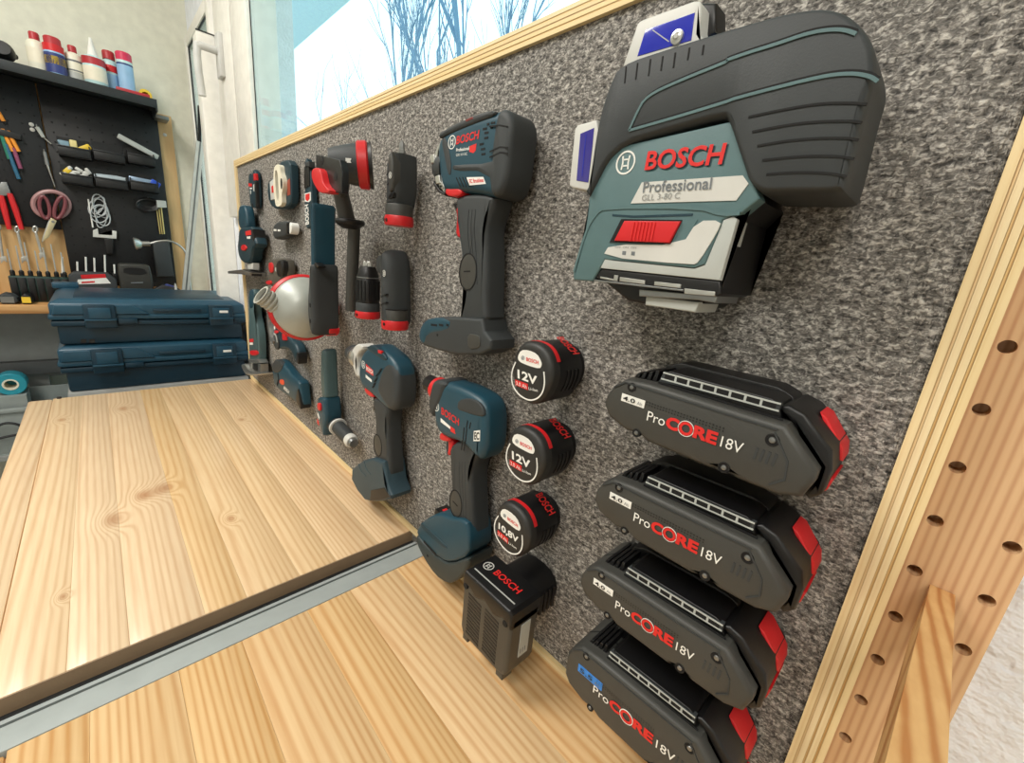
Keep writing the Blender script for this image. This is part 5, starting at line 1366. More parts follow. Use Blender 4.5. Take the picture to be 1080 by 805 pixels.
    patch('white_badge', S(f3([(150, 618), (205, 615), (208, 640), (155, 642)]), 0.056), 0.0261, WHT, t, 0.001)
    slab('red_clamp', chaikin(S(f3([(165, 700), (300, 695), (310, 740), (230, 755), (180, 740)]), 0.056), 1), 0.020, 0.030, RED, t, b=0.001)
    slab('collar', S(f4([(48, 190), (215, 185), (240, 225), (60, 235)]), 0.050), 0.010, 0.030, SIL, t, b=0.002)
    slab('spindle_bay', S(f4([(110, 235), (215, 235), (215, 300), (110, 300)]), 0.050), 0.020, 0.028, BLK, t, b=0.001)
    slab('base_post', S(f4([(68, 225), (105, 230), (110, 330), (72, 320)]), 0.055), 0.022, 0.030, SIL, t, b=0.001)
    slab('base_post', S(f4([(215, 235), (245, 235), (250, 335), (218, 335)]), 0.055), 0.012, 0.030, SILD, t, b=0.001)
    slab('base_plate', chaikin(S(f4([(0, 250), (40, 230), (120, 300), (262, 330), (262, 352), (130, 355), (60, 340)]), 0.055), 1), 0.004, 0.040, SIL, t, b=0.002)
    # small grinder with bright guard
    S = shear(f3([(385, 0), (745, 0)]), 0.006, 0.026, 0.9)
    d = 0.030
    out = chaikin(S(f3([(385, 420), (420, 370), (480, 380), (560, 480), (640, 590), (700, 620), (742, 720), (745, 850), (700, 800), (640, 700), (560, 680), (470, 690), (410, 660), (388, 560)]), d), 1)
    t = thing('small_grinder', 'small teal grinder with thin bright guard ring under the sander', 'grinder', base(out, 0.01))
    slab('body', out, 0.006, 0.026, TEALD, t, b=0.006, back=0.004)
    ribbon('guard_ring', chaikin([(q.x, q.z) for q in (on_y(w, 0.037) for w in f3([(352, 285), (318, 300), (305, 380), (318, 480), (335, 570), (362, 620)]))], 2, False), 0.022, 0.008, SIL, t, 0.012)
    disc('gear_head', S(f3([(445, 600)]), 0.046)[0], 0.020, 0.0255, 0.004, RUB, t, 20)
    ribbon('gear_arc', [(S(f3([(445, 600)]), 0.05)[0][0] + 0.016 * math.cos(a * 0.15), S(f3([(445, 600)]), 0.05)[0][1] + 0.016 * math.sin(a * 0.15)) for a in range(0, 14)], 0.0296, 0.004, LGM, t, 0.001)
    slab('red_slider', chaikin(S(f3([(418, 490), (462, 485), (475, 515), (430, 525)]), 0.046), 1), 0.022, 0.029, RED, t, b=0.001)
    slab('red_clip', S(f3([(545, 520), (590, 510), (600, 590), (550, 590)]), 0.046), 0.020, 0.030, RED, t, b=0.001)
    patch('white_badge', S(f3([(402, 445), (422, 440), (422, 475), (405, 478)]), 0.046), 0.0262, WHT, t)
    slab('tail_opening', chaikin(S(f4([(640, 110), (660, 120), (662, 200), (655, 245), (630, 190)]), 0.046), 1), 0.010, 0.0272, BLK, t, b=0.001)
    # teal tube body without battery
    S = shear(f4([(270, 0), (698, 0)]), 0.006, 0.028, 0.9)
    d = 0.026
    out = chaikin(S(f4([(270, 260), (330, 180), (400, 215), (480, 300), (580, 385), (655, 415), (668, 520), (698, 705), (660, 680), (560, 610), (450, 560), (350, 510), (295, 440)]), d), 1)
    t = thing('multi_tool', 'teal tool barrel without battery lying slanted just above the bench', 'multi tool', base(out, 0.01))
    slab('barrel', out, 0.006, 0.028, TEAL, t, b=0.005, bw=0.007, back=0.005)
    slab('dark_nose', chaikin(S(f4([(275, 260), (335, 182), (400, 215), (440, 265), (380, 330), (300, 330)]), 0.044), 1), 0.020, 0.0295, RUB, t, b=0.002)
    slab('end_opening', chaikin(S(f4([(655, 480), (668, 540), (698, 705), (670, 690), (620, 620), (632, 540)]), 0.044), 1), 0.010, 0.0295, BLK, t, b=0.001)
    patch('red_badge', chaikin(S(f4([(385, 405), (440, 400), (455, 450), (420, 460), (390, 440)]), 0.044), 1), 0.0282, mat('orange_red_print', (222, 82, 48), 0.5), t)
    text3('side_lettering', 'BOSCH', *[board(u, v, 0.0281) for u, v in S(f4([(440, 500), (512, 550), (452, 470)]))], WHT, t, bold=0.03)
    ribbon('grip_groove', S(f4([(360, 340), (372, 400), (352, 460)]), 0.044), 0.0279, 0.006, SLIT, t, 0.001)
far_tools()

# ================================================================== the far corner of the room
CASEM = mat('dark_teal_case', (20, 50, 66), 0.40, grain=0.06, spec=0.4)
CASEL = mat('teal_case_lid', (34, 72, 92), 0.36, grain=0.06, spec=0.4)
def tool_case(z0, z1, label):
    x1, y0, y1, x0 = -1.60, -0.408, 0.036, -1.955
    h = z1 - z0
    t = thing('tool_case', label, 'tool case', ((x0 + x1) / 2, (y0 + y1) / 2, z0), 'stacked tool cases')
    zs = z0 + h * 0.56                                    # lid seam
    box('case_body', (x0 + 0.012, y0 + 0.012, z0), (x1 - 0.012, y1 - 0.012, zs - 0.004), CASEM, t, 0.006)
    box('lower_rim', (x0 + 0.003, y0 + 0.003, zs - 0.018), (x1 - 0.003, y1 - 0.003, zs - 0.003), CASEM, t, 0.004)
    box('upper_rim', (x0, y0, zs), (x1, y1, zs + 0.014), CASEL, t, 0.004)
    bm = bmesh.new()                                      # lid narrows towards the top
    a, b = 0.004, 0.022
    lo = [(x0 + a, y0 + a), (x1 - a, y0 + a), (x1 - a, y1 - a), (x0 + a, y1 - a)]
    hi = [(x0 + b, y0 + b), (x1 - b, y0 + b), (x1 - b, y1 - b), (x0 + b, y1 - b)]
    add_layers(bm, [[Vector((u, v, zs + 0.012)) for u, v in lo], [Vector((u, v, z1 - 0.012)) for u, v in lo], [Vector((u, v, z1)) for u, v in hi]])
    bmesh.ops.bevel(bm, geom=bm.edges[:], offset=0.003, segments=2, affect='EDGES', profile=0.5)
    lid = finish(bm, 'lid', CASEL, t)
    box('lid_panel', (x0 + 0.05, y0 + 0.05, z1 - 0.001), (x1 - 0.05, y1 - 0.05, z1 + 0.0012), CASEM, lid, 0.0005)
    for s, yc in ((0, y0 + 0.098), (1, y1 - 0.070)):      # latches on the front
        la = box('latch', (x1 - 0.004, yc - 0.032, zs - 0.022), (x1 + 0.010, yc + 0.032, z1 - 0.012), CASEM, t, 0.003)
        box('latch_grip', (x1 + 0.008, yc - 0.022, zs + 0.004), (x1 + 0.013, yc + 0.022, z1 - 0.020), CASEL, la, 0.002)
        box('latch_lip', (x1 + 0.006, yc - 0.032, zs - 0.002), (x1 + 0.014, yc + 0.032, zs + 0.003), CASEL, la, 0.001)
        box('hinge_bar', (x1 - 0.006, yc + 0.034, zs - 0.012), (x1 + 0.006, yc + 0.075, zs + 0.002), CASEM, t, 0.002)
    box('latch_tag', (x1 - 0.003, y1 - 0.075, zs + 0.018), (x1 + 0.0135, y1 - 0.052, zs + 0.026), WHT, t, 0.001)
    sl = slab('lid_step', [(y0 + 0.015, z1 - 0.014), (y0 + 0.165, z1 - 0.014), (y0 + 0.20, zs + 0.015), (y0 + 0.008, zs + 0.015)], -0.004, 0.004, CASEL, t, b=0.002, to=farwall(x1))
    box('front_ridge', (x1 - 0.004, y0 + 0.21, zs + 0.020), (x1 + 0.002, y1 - 0.12, zs + 0.030), CASEM, t, 0.002)
    return t
c1_ = tool_case(-0.046, 0.086, 'lower of the two stacked dark teal tool cases behind the bench')
c2_ = tool_case(0.0872, 0.209, 'upper of the two stacked dark teal tool cases, items behind it')
for _k in range(2):
    patch('case_mark', [(on_x(q, -1.6115).y, on_x(q, -1.6115).z) for q in ((85 + _k * 9, 362), (91 + _k * 9, 361.6), (91 + _k * 9, 357.6), (85 + _k * 9, 358))], 0.0005, BLK, c2_, 0.0006, to=farwall(-1.612))
box('corner_pad', (-1.955, -0.408, 0.206), (-1.905, -0.35, 0.224), CASEL, c2_, 0.004)
st = thing('low_cabinet', 'low grey cabinet under the stacked tool cases', 'cabinet', (-1.78, -0.19, FLZ))
GC = mat('grey_cabinet_paint', (150, 152, 150), 0.5)
box('carcass', (-1.97, -0.40, FLZ), (-1.60, 0.03, -0.0465), GC, st, 0.003)
box('door', (-1.60, -0.395, FLZ + 0.05), (-1.585, 0.025, -0.06), GC, st, 0.003)

# second workbench along the far wall
SB = thing('side_bench', 'narrow wooden bench top along the far wall under the black pegboard', 'workbench', (-2.11, -0.7, FLZ))
OAK = wood('bench_edge_wood', (214, 168, 112), (180, 128, 76), 'Y', 40, 0.08, (), 0.5, 0.8, 0.05)
box('bench_top', (-2.235, -1.60, 0.119), (-1.975, 0.02, 0.145), OAK, SB, 0.002)
for yy in (-1.55, -1.0, -0.5, -0.03):
    box('leg', (-2.22, yy - 0.025, FLZ), (-2.18, yy + 0.025, 0.119), GC, SB)
box('back_panel', (-2.18, -1.6, -0.13), (-2.165, 0.02, 0.119), mat('grey_back_panel', (142, 146, 146), 0.6), SB)
box('dark_rail', (-2.164, -1.6, -0.115), (-2.135, 0.02, -0.068), mat('dark_grey_rail', (84, 88, 90), 0.5), SB, 0.003)
box('shelf_board', (-2.22, -1.6, -0.36), (-1.99, 0.02, -0.345), GC, SB)
tray = thing('plastic_tray', 'pale grey open plastic tray on the shelf under the far bench', 'tray', (-2.09, -0.65, -0.345))
TRM = mat('pale_grey_tray', (150, 158, 156), 0.5)
box('tray_floor', (-2.15, -0.95, -0.345), (-2.0, -0.40, -0.338), TRM, tray)
box('tray_front', (-2.006, -0.95, -0.338), (-2.0, -0.40, -0.20), TRM, tray, 0.002)
box('tray_back', (-2.15, -0.95, -0.338), (-2.144, -0.40, -0.16), TRM, tray, 0.002)
box('tray_side', (-2.144, -0.95, -0.338), (-2.006, -0.944, -0.20), TRM, tray)
box('tray_side', (-2.144, -0.406, -0.338), (-2.006, -0.40, -0.20), TRM, tray)
box('tray_rim', (-2.008, -0.955, -0.202), (-1.992, -0.395, -0.188), TRM, tray, 0.003)
CYAN = mat('turquoise_plastic', (40, 150, 170), 0.4)
sp_ = thing('tape_roll', 'turquoise roll lying in the tray under the far bench', 'tape roll', (-2.07, -0.56, -0.338))
rc_ = on_x((12, 404), -2.07)
lathe('roll', (-2.10, rc_.y, rc_.z), (1, 0, 0), [(0, 0.034), (0.002, 0.036), (0.05, 0.036), (0.052, 0.034), (0.052, 0.018), (0.002, 0.018)], CYAN, sp_, 24)
lathe('core', (-2.101, rc_.y, rc_.z), (1, 0, 0), [(0, 0.0185), (0.054, 0.0185), (0.054, 0.014), (0.0, 0.014)], CREAM, sp_, 20)
box('stand', (-2.12, rc_.y - 0.03, -0.338), (-2.03, rc_.y + 0.03, rc_.z - 0.035), TRM, sp_)
cb = [on_x(p, -1.985) for p in ((-6, 452), (4, 446), (18, 447), (28, 453), (22, 458), (4, 461), (-10, 466))]
tag(tube('cable', chaikin([tuple(p) for p in cb], 2, False), 0.004, SEAL, None), 'dark cable loop hanging in front of the pale tray', 'cable')

# plywood back and pegboards
FX = -2.215
BIRCH = wood('birch_back_board', (216, 184, 138), (190, 150, 104), 'Z', 30, 0.08, (), 0.5, 0.5, 0.04)
bb = box('backing_board', (-2.2499, -1.0, 0.145), (-2.232, -0.030, 0.829), BIRCH, None, 0.001)
tag(bb, 'birch plywood backing board behind the black pegboards', 'board')
PEG = mat('black_pegboard', (14, 15, 18), 0.5, grain=0.1)
def pegboard(y0, y1, z0, z1, label):
    t = thing('pegboard', label, 'pegboard', (FX, (y0 + y1) / 2, z0), 'black pegboards')
    box('panel', (-2.2315, y0, z0), (FX, y1, z1), PEG, t, 0.001)
    n = 0
    y = y0 + 0.02
    first = None
    while y < y1 - 0.012 and n < 290:
        z = z0 + 0.02
        while z < z1 - 0.012 and n < 290:
            if first is None:
                first = lathe('peg_hole', (0, 0, 0), (1, 0, 0), [(0, 0.0028), (0.0004, 0.0028)], SLIT, t, 8)
                o = first
            else:
                o = first.copy(); COL.objects.link(o)
            o.location = (FX, y, z)
            n += 1
            z += 0.030
        y += 0.030
    return t
pegboard(-0.372, -0.074, 0.19, 0.829, 'black pegboard with small bins next to the window corner')
pegboard(-0.86, -0.376, 0.378, 0.829, 'black pegboard with pliers and markers at the left edge')
for yy, zz in ((-0.055, 0.76), (-0.40, 0.70), (-0.40, 0.685)):
    tag(lathe('screw', (-2.232 if yy > -0.06 else FX, yy, zz), (1, 0, 0), [(0, 0.006), (0.002, 0.006), (0.004, 0.003)], LGT, None, 14),
        {0.76: 'pale screw head in the plywood right of the pegboard', 0.70: 'upper of two screw heads beside the markers', 0.685: 'lower of two screw heads beside the markers'}[zz], 'screw', 'screw heads on the boards')
sh = thing('bottle_shelf', 'black steel shelf above the pegboards carrying bottles', 'shelf', (-2.15, -0.45, 0.80))
DKG = mat('anthracite_steel', (48, 52, 54), 0.45, 0.3)
box('shelf_plate', (-2.2499, -1.0, 0.832), (-2.078, -0.085, 0.838), DKG, sh)
box('shelf_lip', (-2.082, -1.0, 0.815), (-2.077, -0.085, 0.842), DKG, sh, 0.001)
box('shelf_end', (-2.2145, -0.088, 0.805), (-2.078, -0.083, 0.842), DKG, sh, 0.001)
tag(box('steel_bracket', (-2.2315, -0.0829, 0.80), (-2.16, -0.045, 0.812), SILD, None, 0.002), 'small steel bracket at the window end of the bottle shelf', 'bracket')

# bottles on the shelf
def bottle(yc, w, h, body, cap, label, kind, band=None, xx=-2.135, capw=0.5):
    t = thing('bottle', label, 'bottle', (xx, yc, 0.838), 'bottles on the shelf')
    z0 = 0.838; h *= 1.0
    R = w / 2
    lathe('bottle_body', (xx, yc, z0), (0, 0, 1), [(0, R * 0.95), (0.003, R), (h * 0.70, R), (h * 0.78, R * 0.8), (h * 0.82, R * 0.45)] if kind != 'can' else [(0, R), (h * 0.8, R), (h * 0.84, R * 0.9)], body, t, 20)
    if kind == 'nozzle':
        lathe('nozzle', (xx, yc, z0), (0, 0, 1), [(h * 0.80, R * 0.5), (h * 0.86, R * 0.45), (h * 1.28, R * 0.10)], cap, t, 14)
    else:
        lathe('cap', (xx, yc, z0), (0, 0, 1), [(h * 0.80, R * capw * 1.05), (h * 0.97, R * capw * 1.05), (h, R * capw * 0.9)], cap, t, 18)
    for i, (a, b, m) in enumerate(band or ()):
        lathe('label_band', (xx, yc, z0), (0, 0, 1), [(h * a, R * 1.012), (h * b, R * 1.012)], m, t, 20)
    return t
IVO = mat('ivory_plastic', (226, 224, 206), 0.45)
PAQ = mat('pale_aqua_plastic', (190, 222, 224), 0.4)
NAV = mat('navy_label', (44, 58, 120), 0.45)
LBL = mat('light_blue_label', (150, 190, 225), 0.45)
DKR = mat('dark_red_label', (176, 44, 52), 0.45)
PNK = mat('crimson_cap', (214, 52, 90), 0.4)
bottle(-0.356, 0.044, 0.112, IVO, DKR, 'ivory bottle with dark red cap at the left of the shelf row', 'jar', [(0.25, 0.6, CREAM)])
bottle(-0.318, 0.046, 0.108, LBL, DKR, 'bottle with navy and light blue label under a red band', 'jar', [(0.62, 0.80, RED), (0.08, 0.58, NAV), (0.30, 0.50, YEL)], -2.115, 0.8)
bottle(-0.276, 0.044, 0.106, IVO, DKR, 'pale bottle with grey striped label and small red cap', 'jar', [(0.55, 0.60, GRYP), (0.30, 0.34, GRYP), (0.05, 0.28, LGM)], -2.135, 0.45)
bottle(-0.230, 0.056, 0.110, PAQ, WHT, 'white glue bottle with tall pointed nozzle and red label', 'nozzle', [(0.55, 0.74, DKR), (0.14, 0.50, CREAM)], -2.115)
bottle(-0.190, 0.038, 0.126, PAQ, DKR, 'slim pale blue bottle with dark red cap behind the glue bottle', 'jar', [(0.50, 0.66, RED), (0.1, 0.45, LBL)], -2.150, 0.8)
bottle(-0.153, 0.042, 0.130, PAQ, PNK, 'pale blue bottle with wide crimson cap at the right of the row', 'can', [(0.06, 0.70, LBL), (0.70, 0.74, NAV)], -2.130, 0.95)
rb = thing('flat_red_box', 'flat red and yellow box lying at the right end of the bottle shelf', 'box', (-2.10, -0.135, 0.838))
box('carton', (-2.104, -0.185, 0.8382), (-2.084, -0.100, 0.852), DKR, rb, 0.001)
box('white_stripe', (-2.0842, -0.170, 0.8385), (-2.0834, -0.105, 0.8425), WHT, rb)
tag(lathe('tape_roll', (-2.14, -0.108, 0.856), (1, 0, 0), [(0, 0.017), (0.02, 0.018), (0.02, 0.010), (0, 0.010)], YEL, None, 18), 'small yellow tape roll at the right end of the bottle shelf', 'tape roll')
gl = thing('safety_goggles', 'black goggles lying on the shelf at the left edge', 'goggles', (-2.12, -0.44, 0.842))
for yy in (-0.47, -0.425):
    lathe('lens_cup', (-2.115, yy, 0.868), (1, 0, 0.2), [(0, 0.026), (0.02, 0.024), (0.03, 0.018)], BLK, gl, 18)
tube('strap', [(-2.12, -0.50, 0.870), (-2.15, -0.45, 0.880), (-2.12, -0.40, 0.866)], 0.007, BLK, gl, 8)
box('bridge', (-2.118, -0.46, 0.842), (-2.10, -0.435, 0.872), BLK, gl, 0.003)

# bins
BIN = mat('black_bin_plastic', (12, 13, 16), 0.45)
def wallp(px, off=0.0): 
    p = on_x(px, FX + off); return (p.y, p.z)
def bin_(px_tl, px_tr, hpx, label):
    a = wallp(px_tl, 0.05); b = wallp(px_tr, 0.05)
    y0, y1 = a[0], b[0]; z1 = (a[1] + b[1]) / 2; z0 = z1 - hpx
    t = thing('small_bin', label, 'bin', (FX, (y0 + y1) / 2, z0), 'small bins on the pegboard')
    box('back', (FX, y0, z0), (FX + 0.003, y1, z1 + 0.030), BIN, t)
    box('floor', (FX + 0.003, y0, z0), (FX + 0.05, y1, z0 + 0.003), BIN, t)
    box('front', (FX + 0.047, y0, z0), (FX + 0.05, y1, z1), BIN, t, 0.001)
    box('side', (FX + 0.003, y0, z0), (FX + 0.047, y0 + 0.003, z1 + 0.01), BIN, t)
    box('side', (FX + 0.003, y1 - 0.003, z0), (FX + 0.047, y1, z1 + 0.01), BIN, t)
    box('rim', (FX + 0.046, y0 - 0.001, z1 - 0.004), (FX + 0.053, y1 + 0.001, z1), mat('bin_rim', (34, 37, 41), 0.4), t, 0.001)
    return (y0, y1, z0, z1)
B = {}
for nm, tl, tr, lb in (('a', (60, 152), (95, 158), 'bin with yellow clips, upper row nearest the scissors'), ('b', (98, 157), (131, 163), 'empty-looking bin in the middle of the upper row'), ('c', (134, 160), (163, 167), 'bin with a silver cutter, upper row nearest the window'),
                       ('d', (64, 182), (97, 186), 'bin full of small white fittings, lower row nearest the scissors'), ('e', (100, 186), (134, 191), 'bin with a clear roll, middle of the lower row'), ('f', (137, 189), (167, 195), 'bin with a blue tool, lower row nearest the window')):
    B[nm] = bin_(tl, tr, 0.032, lb)
def in_bin(nm, f, z, m, name, label, cat, size, rot=0.0, grp=None, shape='box'):
    y0, y1, z0, z1 = B[nm]
    yc = y0 + (y1 - y0) * f
    t = bpy.data.objects
    if shape == 'box':
        o = box(name, (-size[0] / 2, -size[1] / 2, -size[2] / 2), (size[0] / 2, size[1] / 2, size[2] / 2), m, None, min(size) * 0.25)
    else:
        o = lathe(name, (0, -size[1] / 2, 0), (0, 1, 0), [(0, size[2] * 0.4), (size[1] * 0.1, size[2] / 2), (size[1] * 0.7, size[2] / 2), (size[1], size[2] * 0.35)], m, None, 12)
    o.location = (FX + 0.026, yc, z0 + z); o.rotation_euler = (rot, 0, 0)
    return tag(o, label, cat, grp)
in_bin('a', 0.20, 0.028, mat('grey_blue_pack', (120, 150, 165), 0.5), 'carton', 'grey-blue pack in the bin beside the yellow clips', 'pack', (0.014, 0.028, 0.042))
in_bin('a', 0.50, 0.032, mat('pale_yellow_foam', (222, 206, 140), 0.5), 'foam_block', 'pale yellow block standing in the upper bin', 'block', (0.014, 0.018, 0.048))
in_bin('a', 0.80, 0.034, YEL, 'clip', 'bright yellow clip slanting out of the upper bin', 'clip', (0.014, 0.042, 0.018), 0.6)
rnd = random.Random(5)
for k in range(9):
    in_bin('d', 0.1 + 0.1 * k, 0.030 + 0.010 * (k % 3), YEL if k == 1 else LGT, 'fitting', 'yellow fitting among the white ones in the lower bin' if k == 1 else 'small white plastic fitting heaped in the lower bin nearest the scissors', 'fitting', (0.012, rnd.uniform(0.014, 0.024), rnd.uniform(0.010, 0.016)), rnd.uniform(-1, 1), 'small fittings', 'box' if k % 2 else 'roll')
in_bin('e', 0.5, 0.034, mat('clear_roll', (170, 182, 188), 0.25), 'film_roll', 'clear shiny roll lying in the middle lower bin', 'roll', (0.02, 0.085, 0.024), 0.05, None, 'roll')
in_bin('f', 0.42, 0.036, mat('pale_blue_steel', (150, 172, 196), 0.3, 0.5), 'cutter_blade', 'pale steel blade in the lower bin nearest the window', 'blade', (0.014, 0.070, 0.020), -0.05)
in_bin('f', 0.88, 0.030, mat('bright_blue_plastic', (30, 80, 200), 0.4), 'blue_grip', 'bright blue grip in the lower bin nearest the window', 'grip', (0.016, 0.030, 0.030), -0.5)
ct = box('utility_cutter', (-0.006, -0.058, -0.009), (0.006, 0.058, 0.009), LGM, None, 0.003)
p = on_x((146, 155), FX + 0.03); ct.location = p; ct.rotation_euler = (-0.42, 0, 0)
tag(ct, 'silver utility cutter slanting out of the upper bin nearest the window', 'cutter')

# tools hung on the pegboards
def wall_tube(name, pts, r, m, parent, off=0.012, n=8):
    return tube(name, [tuple(on_x(p, FX + off)) for p in pts], r, m, parent, n)
def wthing(name, label, cat, px, grp=None):
    p = on_x(px, FX); return thing(name, label, cat, (FX, p.y, p.z), grp)
def hang(t, px, off=0.012):
    p = on_x(px, FX); tube('hook', [(FX, p.y, p.z), (FX + off + 0.004, p.y, p.z), (FX + off + 0.004, p.y, p.z + 0.006)], 0.0018, SILD, t, 6)
# scissors with tape ring
t = wthing('scissors', 'open-handled scissors with burgundy grips hanging on the pegboard', 'scissors', (46, 256))
BURG = mat('burgundy_plastic', (120, 60, 66), 0.4)
def ring_px(name, c, rx, ry, r, m, par, off, rot=0.0, n=20):
    pts = []
    for k in range(n):
        a = 2 * math.pi * k / n
        u, v = rx * math.cos(a), ry * math.sin(a)
        pts.append(tuple(on_x((c[0] + u * math.cos(rot) - v * math.sin(rot), c[1] + u * math.sin(rot) + v * math.cos(rot)), FX + off)))
    return tube(name, pts, r, m, par, 8, True)
ring_px('handle_loop', (47, 219), 5, 12, 0.005, BURG, t, 0.026, -0.2)
ring_px('handle_loop', (63, 219), 5, 12, 0.005, BURG, t, 0.026, 0.3)
slab('blade', [wallp(q, 0.018) for q in ((52, 231), (57, 232), (50, 250), (44, 256), (45, 250))], 0.020, 0.024, SIL, t, b=0.0005, to=farwall(FX))
slab('blade', [wallp(q, 0.022) for q in ((54, 230), (60, 233), (52, 250), (45, 255), (47, 248))], 0.0245, 0.028, mat('brassy_steel', (206, 196, 160), 0.3, 0.7), t, b=0.0005, to=farwall(FX))
pv = wallp((56, 234), 0.022); lathe('pivot', (FX + 0.027, pv[0], pv[1]), (1, 0, 0), [(0, 0.004), (0.003, 0.004)], SILD, t, 10)
hang(t, (47, 207), 0.02)
t = wthing('tape_reel', 'translucent pink ring reel behind the scissors', 'reel', (54, 230))
ring_px('reel_rim', (54, 216), 19, 14, 0.007, mat('dusty_pink_plastic', (170, 130, 130), 0.4), t, 0.009, 0.1, 28)
hang(t, (54, 204), 0.006)
# red pliers, spanners, markers
for (a, b, lb) in (((-2, 204), (4, 216), 'red-handled pliers at the left edge of the pegboard'), ((12, 202), (16, 218), 'red-handled pliers between the left edge and the scissors')):
    pass
def pliers(px0, lb):
    x, y = px0
    t = wthing('pliers', lb, 'pliers', (x + 6, y + 38), 'red pliers')
    wall_tube('grip', [(x, y), (x + 4, y + 16), (x + 9, y + 36)], [0.007, 0.008, 0.006], RED, t, 0.014)
    wall_tube('grip', [(x + 9, y - 2), (x + 15, y + 14), (x + 22, y + 36)], [0.007, 0.008, 0.006], RED, t, 0.014)
    slab('jaw', [wallp(q, 0.016) for q in ((x - 2, y + 2), (x + 11, y - 1), (x + 6, y - 14), (x, y - 14), (x - 4, y - 6))], 0.006, 0.018, SILD, t, b=0.001, to=farwall(FX))
    hang(t, (x + 3, y - 4), 0.008)
pliers((1, 206), 'pair of red-handled pliers on the pegboard at the left edge')
def spanner(x, y, dx, L, lb):
    t = wthing('spanner', lb, 'spanner', (x + dx, y + L), 'ring spanners')
    ring_px('ring_end', (x, y), 2.2, 3.0, 0.0030, SIL, t, 0.010, 0, 14)
    wall_tube('shaft', [(x + dx * 0.08, y + 3), (x + dx, y + L)], [0.0038, 0.0036], SIL, t, 0.010)
    slab('open_end', [wallp(q, 0.012) for q in ((x + dx - 3, y + L - 1), (x + dx + 3, y + L - 2), (x + dx + 5, y + L + 5), (x + dx + 1, y + L + 3), (x + dx - 2, y + L + 6))], 0.006, 0.014, SIL, t, b=0.0005, to=farwall(FX))
    hang(t, (x, y - 1), 0.006)
spanner(18, 242, 7, 30, 'chrome spanner hanging left of the scissor blades')
spanner(37, 242, 7, 26, 'chrome spanner hanging directly under the scissor blades')
spanner(-2, 240, 5, 32, 'chrome spanner cut off by the left edge')
for i, (a, b, m, lb) in enumerate((((-2, 118), (4, 128), ORG, 'orange marker highest at the left edge'), ((2, 136), (14, 160), ORG, 'upper slanting orange marker at the left edge'), ((8, 138), (20, 160), ORG, 'orange marker right of its twin at the left edge'),
                                  ((1, 140), (10, 168), mat('green_marker', (40, 120, 100), 0.4), 'green marker left of the blue one'), ((6, 152), (20, 189), mat('petrol_marker', (44, 100, 130), 0.4), 'long petrol blue marker pointing down'), ((14, 156), (22, 178), mat('mauve_marker', (140, 70, 100), 0.4), 'mauve marker right of the blue one'))):
    t = wthing('marker', lb, 'marker', b, 'markers at the left edge')
    wall_tube('barrel', [a, b], [0.0055, 0.005], m, t, 0.010, 10)
    e = on_x(b, FX + 0.010); s_ = on_x(a, FX + 0.010); d_ = (e - s_).normalized()
    lathe('tip', e, d_, [(0, 0.0045), (0.008, 0.0015)], BLK, t, 8)
    hang(t, ((a[0] + b[0]) / 2, (a[1] + b[1]) / 2), 0.004)
t = wthing('marker_holder', 'black strap holding the markers at the left edge', 'holder', (8, 145))
slab('strap', [wallp(q, 0.018) for q in ((-6, 134), (22, 142), (22, 148), (-6, 141))], 0.0, 0.018, BLK, t, b=0.001, to=farwall(FX))
# screwdriver pair above the scissors
t = wthing('screwdriver', 'small clear-handled screwdriver hanging above the scissors', 'screwdriver', (54, 150), 'hanging drivers')
wall_tube('handle', [(39, 134), (46, 145)], [0.006, 0.005], LGM, t, 0.012, 10); wall_tube('shaft', [(46, 145), (54, 152)], 0.0022, SIL, t, 0.012)
hang(t, (39, 134))
t = wthing('awl', 'steel awl with grey handle hanging below the clear screwdriver', 'awl', (58, 196), 'hanging drivers')
wall_tube('handle', [(47, 160), (50, 174)], [0.005, 0.006], SILD, t, 0.012, 10); wall_tube('shaft', [(50, 174), (58, 197)], [0.003, 0.0012], SIL, t, 0.012)
hang(t, (47, 160))
# white clip with cable on the pegboard
t = wthing('cable_clip', 'white wire bundle with clip hanging in the middle of the pegboard', 'cable', (112, 250))
WIR = mat('pale_grey_wire', (186, 190, 192), 0.45)
rnd = random.Random(9)
for k in range(7):
    ring_px('wire_loop', (107 + rnd.uniform(-5, 5), 222 + rnd.uniform(-10, 10)), rnd.uniform(5, 11), rnd.uniform(7, 13), 0.0018, WIR, t, 0.008 + 0.002 * k, rnd.uniform(-0.6, 0.6), 18)
wall_tube('wire', [(93, 210), (96, 228), (98, 240)], 0.0022, WHT, t, 0.012)
slab('clip', [wallp(q, 0.016) for q in ((98, 243), (103, 241), (104, 247), (118, 248), (118, 243), (123, 244), (123, 252), (98, 250))], 0.004, 0.016, LGT, t, b=0.001, to=farwall(FX))
slab('plug', [wallp(q, 0.016) for q in ((110, 252), (119, 252), (120, 268), (112, 268))], 0.002, 0.018, BLK, t, b=0.002, to=farwall(FX))
hang(t, (107, 208), 0.008)
